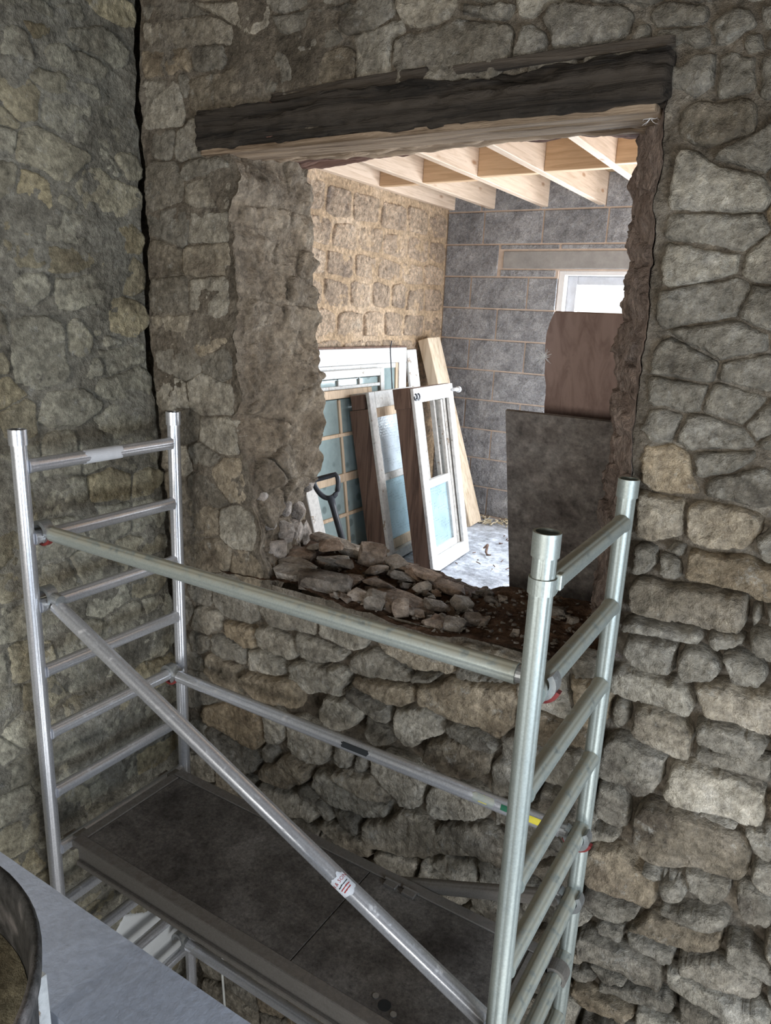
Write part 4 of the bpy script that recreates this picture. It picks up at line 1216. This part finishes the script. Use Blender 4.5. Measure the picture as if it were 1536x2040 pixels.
# ================================================================== rubble lying on the broken sill
def rock(c, dims, yaw, tiltx, tilty, seed, npts=26):
    rd = np.random.default_rng(seed)
    P = rd.normal(size=(npts, 3)); P /= np.linalg.norm(P, axis=1)[:, None]
    P = np.sign(P) * np.abs(P) ** .55 * np.array(dims) * .5 * rd.uniform(.82, 1.05, (npts, 1))
    bm = bmesh.new()
    for p in P: bm.verts.new(p)
    bmesh.ops.convex_hull(bm, input=list(bm.verts))
    bmesh.ops.delete(bm, geom=[v for v in bm.verts if not v.link_faces], context='VERTS')
    rot = Matrix.Rotation(yaw, 3, 'Z') @ Matrix.Rotation(tiltx, 3, 'X') @ Matrix.Rotation(tilty, 3, 'Y')
    bm.verts.index_update()
    V = [rot @ v.co for v in bm.verts]; F = [tuple(v.index for v in f.verts) for f in bm.faces]
    bm.free()
    zmin = min(v.z for v in V)
    return [(v.x + c[0], v.y + c[1], v.z - zmin + c[2]) for v in V], F
def sz(x, y): return float(sill_z(np.array([x]), np.array([y]))[0])
BIG = [  # x, y, lift, (l, w, h), yaw, tiltx, tilty, label
    (.40, 1.20, .035, (.24, .10, .035), -.1, 0, .03, 'long thin flat slab topping the rubble beside the left jamb'),
    (.36, 1.02, .0, (.17, .13, .07), .3, .1, 0, 'brownish stone on the sill under the shovel'),
    (.43, .93, .0, (.20, .13, .05), -.2, .05, .1, 'flat stone on the sill against the foot of the left jamb'),
    (.62, .87, .0, (.26, .17, .075), .35, 0, .05, 'largest pale block on the sill with a bright lit end'),
    (.46, .86, .0, (.17, .12, .06), .1, .05, 0, 'pale cracked block at the front left of the sill'),
    (.655, 1.16, .0, (.13, .09, .13), .5, .35, .3, 'dark pointed stone standing up in the middle of the rubble'),
    (.53, 1.20, .0, (.17, .10, .06), .2, 0, .1, 'white dusty stone beside the thin slab on the sill'),
    (.54, 1.07, .0, (.16, .10, .05), .7, .1, 0, 'dusty stone behind the largest pale block'),
    (.90, .96, .0, (.26, .12, .045), -.1, .08, .05, 'long dark slab lying flat in the middle of the sill'),
    (.875, .845, .0, (.09, .08, .085), .2, .2, .1, 'dark cube-like stone at the front of the sill rubble'),
    (.98, .86, .0, (.08, .07, .08), .6, .1, .2, 'squarish tan stone at the front of the sill rubble'),
    (.93, .88, .0, (.08, .07, .07), 1.1, .2, 0, 'small dark stone between the cube-like stone and the tan one'),
    (.79, .86, .0, (.10, .07, .06), .4, 0, .2, 'reddish brown stone beside the largest pale block'),
    (.86, 1.20, .0, (.30, .10, .05), -.12, 0, .05, 'white dusty ledge stone along the back edge of the sill'),
    (1.02, 1.17, .0, (.20, .09, .05), -.25, .05, 0, 'pale crumbling ledge stone at the back edge right of centre'),
    (1.20, .87, .0, (.09, .07, .065), .3, .2, .1, 'pale angular stone near the front right of the rubble'),
    (1.14, 1.06, .0, (.10, .08, .06), .9, .1, .2, 'white chipped stone in the right half of the rubble'),
    (1.13, .86, .0, (.11, .07, .04), 0, .1, .1, 'flat chip at the front right of the rubble'),
    (1.24, .95, .0, (.10, .07, .05), .5, .1, 0, 'greyish stone where the rubble meets the brown dirt'),
    (1.50, 1.13, .0, (.07, .05, .045), .3, .1, 0, 'lone pale stone on the brown dirt near the right jamb'),
    (1.57, 1.10, .0, (.05, .04, .04), .8, .1, 0, 'small pinkish stone on the brown dirt by the right jamb'),
]
for i, (x, y, lift, dm, yw, tx, ty, lab) in enumerate(BIG):
    V, F = rock((x, y, sz(x, y) - .012 + lift), dm, yw, tx, ty, 40 + i, 30)
    tag(mesh_obj('rubble_stone', V, F, M['rubble']), lab, 'stone', 'rubble on the broken sill')
PL = [(.47, 1.10, .05), (.60, 1.02, .04), (.72, 1.10, .02), (.80, 1.00, .02), (.70, .93, .03), (.56, .95, .05), (.95, 1.08, .01), (1.06, 1.00, .0), (1.02, .92, .0), (.84, 1.10, .02), (.40, 1.10, .03), (.75, 1.20, .02)]
PL.sort(); ORD = 'first second third fourth fifth sixth seventh eighth ninth tenth eleventh twelfth'.split()
rd = np.random.default_rng(78)
for i, (x, y, lift) in enumerate(PL):
    l = float(rd.uniform(.09, .17))
    V, F = rock((x, y, sz(x, y) + lift - .005), (l, l * .62, float(rd.uniform(.018, .032))), float(rd.uniform(0, 3.1)), float(rd.normal(0, .22)), float(rd.normal(0, .22)), 130 + i, 18)
    tag(mesh_obj('rubble_plate', V, F, M['rubble']), 'thin broken stone plate tilted in the sill rubble, %s from the left jamb' % ORD[i], 'stone', 'thin plates in the sill rubble')
rd = np.random.default_rng(77)
for i in range(85):
    x = float(rd.uniform(.42, 1.30)) if i < 70 else float(rd.uniform(1.3, 1.68)); y = float(rd.uniform(.82, 1.26))
    s = float(rd.uniform(.022, .055)) * (1 if i < 70 else .6)
    V, F = rock((x, y, sz(x, y) - .004), (s * float(rd.uniform(1, 1.8)), s, s * float(rd.uniform(.4, .9))), float(rd.uniform(0, 6.3)), float(rd.normal(0, .25)), float(rd.normal(0, .25)), 200 + i, 14)
    tag(mesh_obj('rubble_stone', V, F, M['rubble']), 'small broken stone in the crumbled heap on the sill', 'stone', 'small rubble on the broken sill')
mb = MB()
for i in range(420):
    x = float(rd.uniform(.36, 1.72)); y = float(rd.uniform(.80, 1.28)); s = float(rd.uniform(.006, .02))
    V, F = rock((x, y, sz(x, y) + .006), (s * 1.5, s, s * .7), float(rd.uniform(0, 6.3)), 0, 0, 900 + i, 8); mb.add(V, F)
o = mb.build('sill_crumbs', M['rubble']); o['kind'] = 'stuff'; o['label'] = 'fine mortar crumbs scattered over the broken sill'; o['category'] = 'debris'

# pale lumps of plaster hanging on the foot of the left jamb
rd = np.random.default_rng(31)
for i, (y, z, s_) in enumerate(((.93, -.46, .10), (1.0, -.40, .12), (1.10, -.44, .13), (1.18, -.36, .11), (1.05, -.31, .09), (1.22, -.47, .12), (.90, -.34, .07), (1.24, -.24, .08), (.87, -.22, .06))):
    x = float(fxl(np.array([y]), np.array([z]))[0])
    V, F = rock((x + .0, y, z - s_ * .4), (s_ * .75, s_ * 1.1, s_ * .9), float(rd.uniform(0, 3)), float(rd.normal(0, .3)), float(rd.normal(0, .3)), 500 + i, 40)
    mesh_obj('plaster_lump', V, F, M['pale_lump'], wall_back)

# ================================================================== scaffold tower
L, W, ZT = 1.798, 0.663, 0.126
ZG = -3.40
RT = 0.0254
def scaffold_frame(x, mat, label, seedtop):
    r = thing('scaffold_ladder', (x, W / 2, ZG), label, 'scaffold')
    for y in (0, W):
        post = mesh_obj('post', *tube((x, y, ZG), (x, y, ZT - .05), RT, 48, .035), M[mat], r, smooth=True, sharp=True)
        mesh_obj('spigot_socket', *tube((x, y, ZT - .052), (x, y, ZT), RT * 1.16, 40, 0, hollow=(RT * .95, .09)), M[mat], post, smooth=True, sharp=True)
    k = 0
    while -.25 * k > ZG + .2:
        z = -.25 * k
        rung = mesh_obj('rung', *tube((x, RT * .9, z), (x, W - RT * .9, z), RT * .95, 48, .03, rings=[0, .012, .03, .97, .988, 1], bulge=[1.12, 1.1, 1, 1, 1.1, 1.12]), M[mat], r, smooth=True, sharp=True)
        k += 1
    return r
fa = scaffold_frame(0.0, 'alloy', 'shiny aluminium scaffold ladder frame in the stone corner on the left', 1)
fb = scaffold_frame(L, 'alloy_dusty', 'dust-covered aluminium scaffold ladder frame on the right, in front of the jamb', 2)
# clip ring under the near right socket
mesh_obj('clip_ring', *arc_band((L, 0, ZT - .115), (0, 0, 1), RT * 1.0, RT * 1.16, .035, 0, 5.6, 26), M['alloy_dusty'], fb)
mesh_obj('clip_tab', *bev_box(L + .022, L + .036, .012, .035, ZT - .125, ZT - .09, .002), M['alloy_dusty'], fb)
# torn white tape on the top left rung
def patch(p0, p1, r, a0, a1, t0, t1, ref, n=14, rag=0.0, seed=1, thick=.0008):
    """thin sheet wrapped on a tube between angles a0..a1 and lengths t0..t1 (metres from p0)"""
    p0, p1 = Vector(p0), Vector(p1); d = (p1 - p0).normalized()
    x = Vector(ref); x = (x - d * x.dot(d)).normalized(); y = d.cross(x)
    rd = random.Random(seed); V = []; F = []
    ra = [rd.uniform(-rag, rag) for _ in range(n + 1)]; rb = [rd.uniform(-rag, rag) for _ in range(n + 1)]
    for s in (0, thick):
        for i in range(n + 1):
            a = a0 + (a1 - a0) * i / n; e = x * math.cos(a) + y * math.sin(a)
            for t in (t0 + ra[i], t1 + rb[i]): V.append(tuple(p0 + d * t + e * (r + s)))
    m_ = 2 * (n + 1)
    for i in range(n):
        a, b, c, d_ = 2 * i, 2 * i + 1, 2 * i + 3, 2 * i + 2
        F.append((a + m_, d_ + m_, c + m_, b + m_)); F.append((a, b, c, d_)); F.append((a, d_, d_ + m_, a + m_)); F.append((b, b + m_, c + m_, c))
    F.append((0, m_, m_ + 1, 1)); F.append((2 * n, 2 * n + 1, m_ + 2 * n + 1, m_ + 2 * n))
    return V, F
mesh_obj('tape', *patch((0, 0, 0), (0, W, 0), RT * .97, -1.2, 1.9, .245, .39, (1, -.4, .4), 12, .012, 4), M['label_white'], fa, label='torn white tape')

def claw(root, x, y, z, dirx, red=True, mat='cast', up=True):
    """hook of a brace gripping a rung (rung axis along Y)"""
    o = mesh_obj('claw', *arc_band((x, y, z), (0, 1, 0), RT * 1.02, RT * 1.62, .036, -.5, 3.9, 22, ref=(-dirx, 0, .25)), M[mat], root)
    mesh_obj('claw_neck', *tube((x + dirx * RT * 1.25, y, z + .002), (x + dirx * (RT + .05), y, z - .001), .021, 18), M[mat], root)
    if red:
        mesh_obj('lock', *arc_band((x, y, z), (0, 1, 0), RT * 1.64, RT * 1.98, .018, .15, 2.5, 14, ref=(1, 0, -.15)), M['red'], o, label='red plastic lock')
    return o
def brace(label, p0, p1, mat, red=True):
    """tube with a claw at each end; p0, p1 on rung axes"""
    p0, p1 = Vector(p0), Vector(p1); d = (p1 - p0).normalized()
    r = thing('scaffold_brace', (p0 + p1) / 2, label, 'scaffold')
    t = mesh_obj('tube', *tube(p0 + d * .055, p1 - d * .055, .0255, 48, .03), M[mat], r, smooth=True, sharp=True)
    claw(r, *p0, 1, red, 'cast'); claw(r, *p1, -1, red, 'cast')
    return r, p0 + d * .055, d
YN, YR = .062, .60
g1, gp, gd = brace('near guardrail brace crossing the scaffold just below the broken sill', (0, YN, -.235), (L, YN, -.235), 'alloy_dusty')
g2, hp, hd = brace('far guardrail brace with warning stickers against the stone wall', (0, YR, -1.0), (L, YR, -1.0), 'alloy')
g3, dp, dd = brace('diagonal brace slanting across the front of the scaffold with a torn white label', (0, YN - .004, -.475), (L, YN - .004, -1.25), 'alloy', red=False)
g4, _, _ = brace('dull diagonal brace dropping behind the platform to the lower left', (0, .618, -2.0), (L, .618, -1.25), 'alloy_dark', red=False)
g5, _, _ = brace('lower horizontal brace seen through the gap under the platform', (0, YR, -2.42), (L, YR, -2.42), 'alloy', red=False)

# stickers
VIEW = Vector((2.2526, -1.395, .5369))
def sticker(root, p0, d, dist, length, half, mat, label=None, centre=0.0, rag=0.0, r=.0257, seed=2):
    c = Vector(p0) + Vector(d) * dist
    ref = Vector((.35, -.8, .55))
    return mesh_obj('sticker', *patch(p0, Vector(p0) + Vector(d), r, centre - half, centre + half, dist, dist + length, ref, 10, rag, seed), M[mat], root, label=label)
def wrap_text(root, body, size, p0, d, dist, ang, mat, r, ref):
    cu = bpy.data.curves.new('print', 'FONT'); cu.body = body; cu.size = size; cu.align_x = 'CENTER'; cu.resolution_u = 2
    ob = bpy.data.objects.new('print', cu); COL.objects.link(ob)
    dg = bpy.context.evaluated_depsgraph_get(); me = bpy.data.meshes.new_from_object(ob.evaluated_get(dg))
    p0 = Vector(p0); d = Vector(d).normalized(); x = Vector(ref); x = (x - d * x.dot(d)).normalized(); y = d.cross(x)
    V = []
    for v in me.vertices:
        a = ang - v.co.x / r
        V.append(tuple(p0 + d * (dist - v.co.y) + (x * math.cos(a) + y * math.sin(a)) * r))
    F = [tuple(reversed(p.vertices)) for p in me.polygons]
    bpy.data.objects.remove(ob, do_unlink=True)
    return mesh_obj('print', V, F, M[mat], root)
LB0 = 1.325
lab = sticker(g3, dp, dd, LB0, .062, 1.05, 'label_white', 'torn white paper label', centre=.0, rag=.006, r=.0258)
RF_ = Vector((.35, -.8, .55))
wrap_text(lab, 'N & SON', .0155, dp, dd, LB0 + .022, .0, 'label_red', .0269, RF_)
for q, (hw, mt) in enumerate(((.8, 'label_black'), (.75, 'label_red'), (.6, 'label_red'))):
    mesh_obj('print', *patch(dp, dp + dd, .0269, -hw, hw * .75, LB0 + .029 + .009 * q, LB0 + .032 + .009 * q, RF_, 10, .0008, 5 + q, .0002), M[mt], lab)
sticker(g2, hp, hd, .865, .115, .42, 'label_black', 'black sticker with worn edges', centre=.25, rag=.004)
tri = sticker(g2, hp, hd, 1.395, .075, .6, 'alloy_dusty', 'worn clear label', centre=.15, rag=.004)
c0 = hp + hd * 1.432
x_ = RF_ - hd * RF_.dot(hd); x_.normalize(); y_ = hd.cross(x_)
V = []
for a, t in ((.55, -.016), (.55, .016), (-.45, 0)):
    V.append(tuple(c0 + hd * t + (x_ * math.cos(a) + y_ * math.sin(a)) * .0274))
for v in list(V): V.append(tuple(Vector(v) - x_ * .002))
mesh_obj('print', V, [(0, 1, 2), (5, 4, 3), (0, 3, 4, 1), (1, 4, 5, 2), (2, 5, 3, 0)], M['label_yellow'], tri, label='yellow warning triangle')
sticker(g2, hp, hd, 1.495, .03, .35, 'label_green', 'small green sticker', centre=.15)
sticker(g2, hp, hd, 1.585, .065, .4, 'label_yellow', 'torn yellow sticker', centre=.2, rag=.006)

# ================================================================== platform deck
ZP = -1.445
pf = thing('scaffold_platform', (L / 2, W / 2, ZP - .1), 'dark grimy scaffold platform with aluminium edges hooked onto the rungs', 'platform')
X0, X1, Y0, Y1 = .06, L - .06, .035, .590
def rail_profile(y0, y1, outer):
    mb = MB()
    mb.box(X0, X1, y0, y1, ZP - .028, ZP, b=.003)
    ym = (y0 + y1) / 2
    mb.box(X0 + .02, X1 - .02, min(ym, ym + outer * .004) - .006, max(ym, ym + outer * .004) + .006, ZP - .085, ZP - .027)
    mb.box(X0 + .02, X1 - .02, y0, y1, ZP - .105, ZP - .084, b=.003)
    return mb
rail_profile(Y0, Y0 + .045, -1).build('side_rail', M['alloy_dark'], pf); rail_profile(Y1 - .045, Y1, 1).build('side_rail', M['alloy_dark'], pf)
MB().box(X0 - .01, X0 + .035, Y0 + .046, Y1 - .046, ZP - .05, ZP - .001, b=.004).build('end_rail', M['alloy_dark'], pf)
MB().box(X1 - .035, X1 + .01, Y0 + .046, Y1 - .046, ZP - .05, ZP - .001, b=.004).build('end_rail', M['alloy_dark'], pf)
SX = 1.085
MB().box(X0 + .036, SX - .002, Y0 + .046, Y1 - .046, ZP - .02, ZP - .004, b=.0015).build('deck_board', M['deck'], pf)
trap = MB().box(SX + .002, X1 - .036, Y0 + .046, Y1 - .046, ZP - .02, ZP - .004, b=.0015).build('trapdoor', M['deck'], pf)
hx, hy = 1.415, .115
mesh_obj('finger_hole', *tube((hx, hy, ZP - .0042), (hx, hy, ZP - .0030), .020, 20), M['label_black'], trap, label='black finger hole')
for dx in (-.038, .038): mesh_obj('rivet', *tube((hx + dx, hy - dx * .3, ZP - .004), (hx + dx, hy - dx * .3, ZP - .001), .010, 14), M['cast'], trap)
for q in (1.16, 1.235):
    hb = MB().box(q, q + .05, Y1 - .075, Y1 - .04, ZP - .003, ZP + .008, b=.002); hb.add(*tube((q - .006, Y1 - .046, ZP + .006), (q + .056, Y1 - .046, ZP + .006), .006, 10))
    hb.build('hinge', M['alloy_dark'], trap)
for x, y in ((0, .09), (0, W - .10), (L, .09), (L, W - .10)):
    s = 1 if x == 0 else -1
    mesh_obj('hook', *arc_band((x, y, -1.5), (0, 1, 0), RT * 1.0, RT * 1.45, .05, 0.2, 3.6, 16, ref=(s, 0, .1)), M['alloy_dark'], pf)
    MB().box(min(x + s * RT, x + s * .075), max(x + s * RT, x + s * .075), y - .025, y + .025, ZP - .05, ZP - .012).build('hook_arm', M['alloy_dark'], pf)

# ================================================================== cable against the wall, plank, batten and drum in the foreground
o = mesh_obj('cable', *path_tube([(.17, .745, -2.28), (.165, .735, -2.40), (.15, .73, -2.52), (.14, .735, -2.66), (.15, .74, -2.9), (.14, .745, -3.39)], .006, 8), M['cable'], smooth=True)
tag(o, 'thin white cable hanging down the wall below the platform', 'cable')

nu, nv = 120, 16
X = np.repeat(np.linspace(-.24, 2.6, nu)[:, None], nv, 1).ravel(); Y = np.repeat(np.linspace(-.655, -.430, nv)[None], nu, 0).ravel()
P = np.stack([X * 9, Y * 14, X * 0 + 4], -1)
Vt = np.stack([X, Y, -1.0 + fbm(P, 4) * .0022], -1).tolist()
mb = MB().add(Vt, grid_faces(nu, nv)); mb.box(-.24, 2.6, -.655, -.430, -1.038, -1.0025)
tag(mb.build('scaffold_plank', M['board'], smooth=False), 'dusty bluish grey plank along the landing edge at the bottom left', 'plank')
o = MB().box(.985, 1.012, -.695, -.668, -1.038, -.872, b=.002).build('timber_batten', M['white_wood'])
tag(o, 'short pale batten standing between the plank and the drum', 'batten')

dr = thing('mixing_drum', (1.287, -1.205, -1.038), 'dark stained round drum filled with cream residue at the bottom left corner', 'drum')
cx, cy, R0 = 1.287, -1.205, .318
prof = [(.27, -1.036), (.278, -1.03), (.30, -.7), (.312, -.36), (.320, -.335), (.322, -.31), (.318, -.300), (.311, -.302), (.306, -.32), (.295, -.50)]
n = 72; V = []; F = []
for rr, z in prof:
    for i in range(n):
        a = 2 * math.pi * i / n; V.append((cx + rr * math.cos(a), cy + rr * math.sin(a), z))
for k in range(len(prof) - 1):
    for i in range(n):
        j = (i + 1) % n; F.append((k * n + i, k * n + j, (k + 1) * n + j, (k + 1) * n + i))
F.append(tuple(reversed(range(n))))
mesh_obj('wall', V, F, M['drum'], dr, smooth=True)
V = [(cx, cy, -.383)]; F = []
rr = np.linspace(.03, .300, 10)
for q in rr:
    for i in range(n):
        a = 2 * math.pi * i / n; x, y = cx + q * math.cos(a), cy + q * math.sin(a)
        V.append((x, y, -.392 + .01 * float(fbm(np.array([[x * 9, y * 9, 3.]]), 3)[0]) - .01 * (q / .3) ** 2))
for i in range(n): F.append((0, 1 + i, 1 + (i + 1) % n))
for k in range(len(rr) - 1):
    for i in range(n):
        j = (i + 1) % n; F.append((1 + k * n + i, 1 + (k + 1) * n + i, 1 + (k + 1) * n + j, 1 + k * n + j))
mesh_obj('residue', V, F, M['cream'], dr, smooth=True, label='cream coloured dried residue')
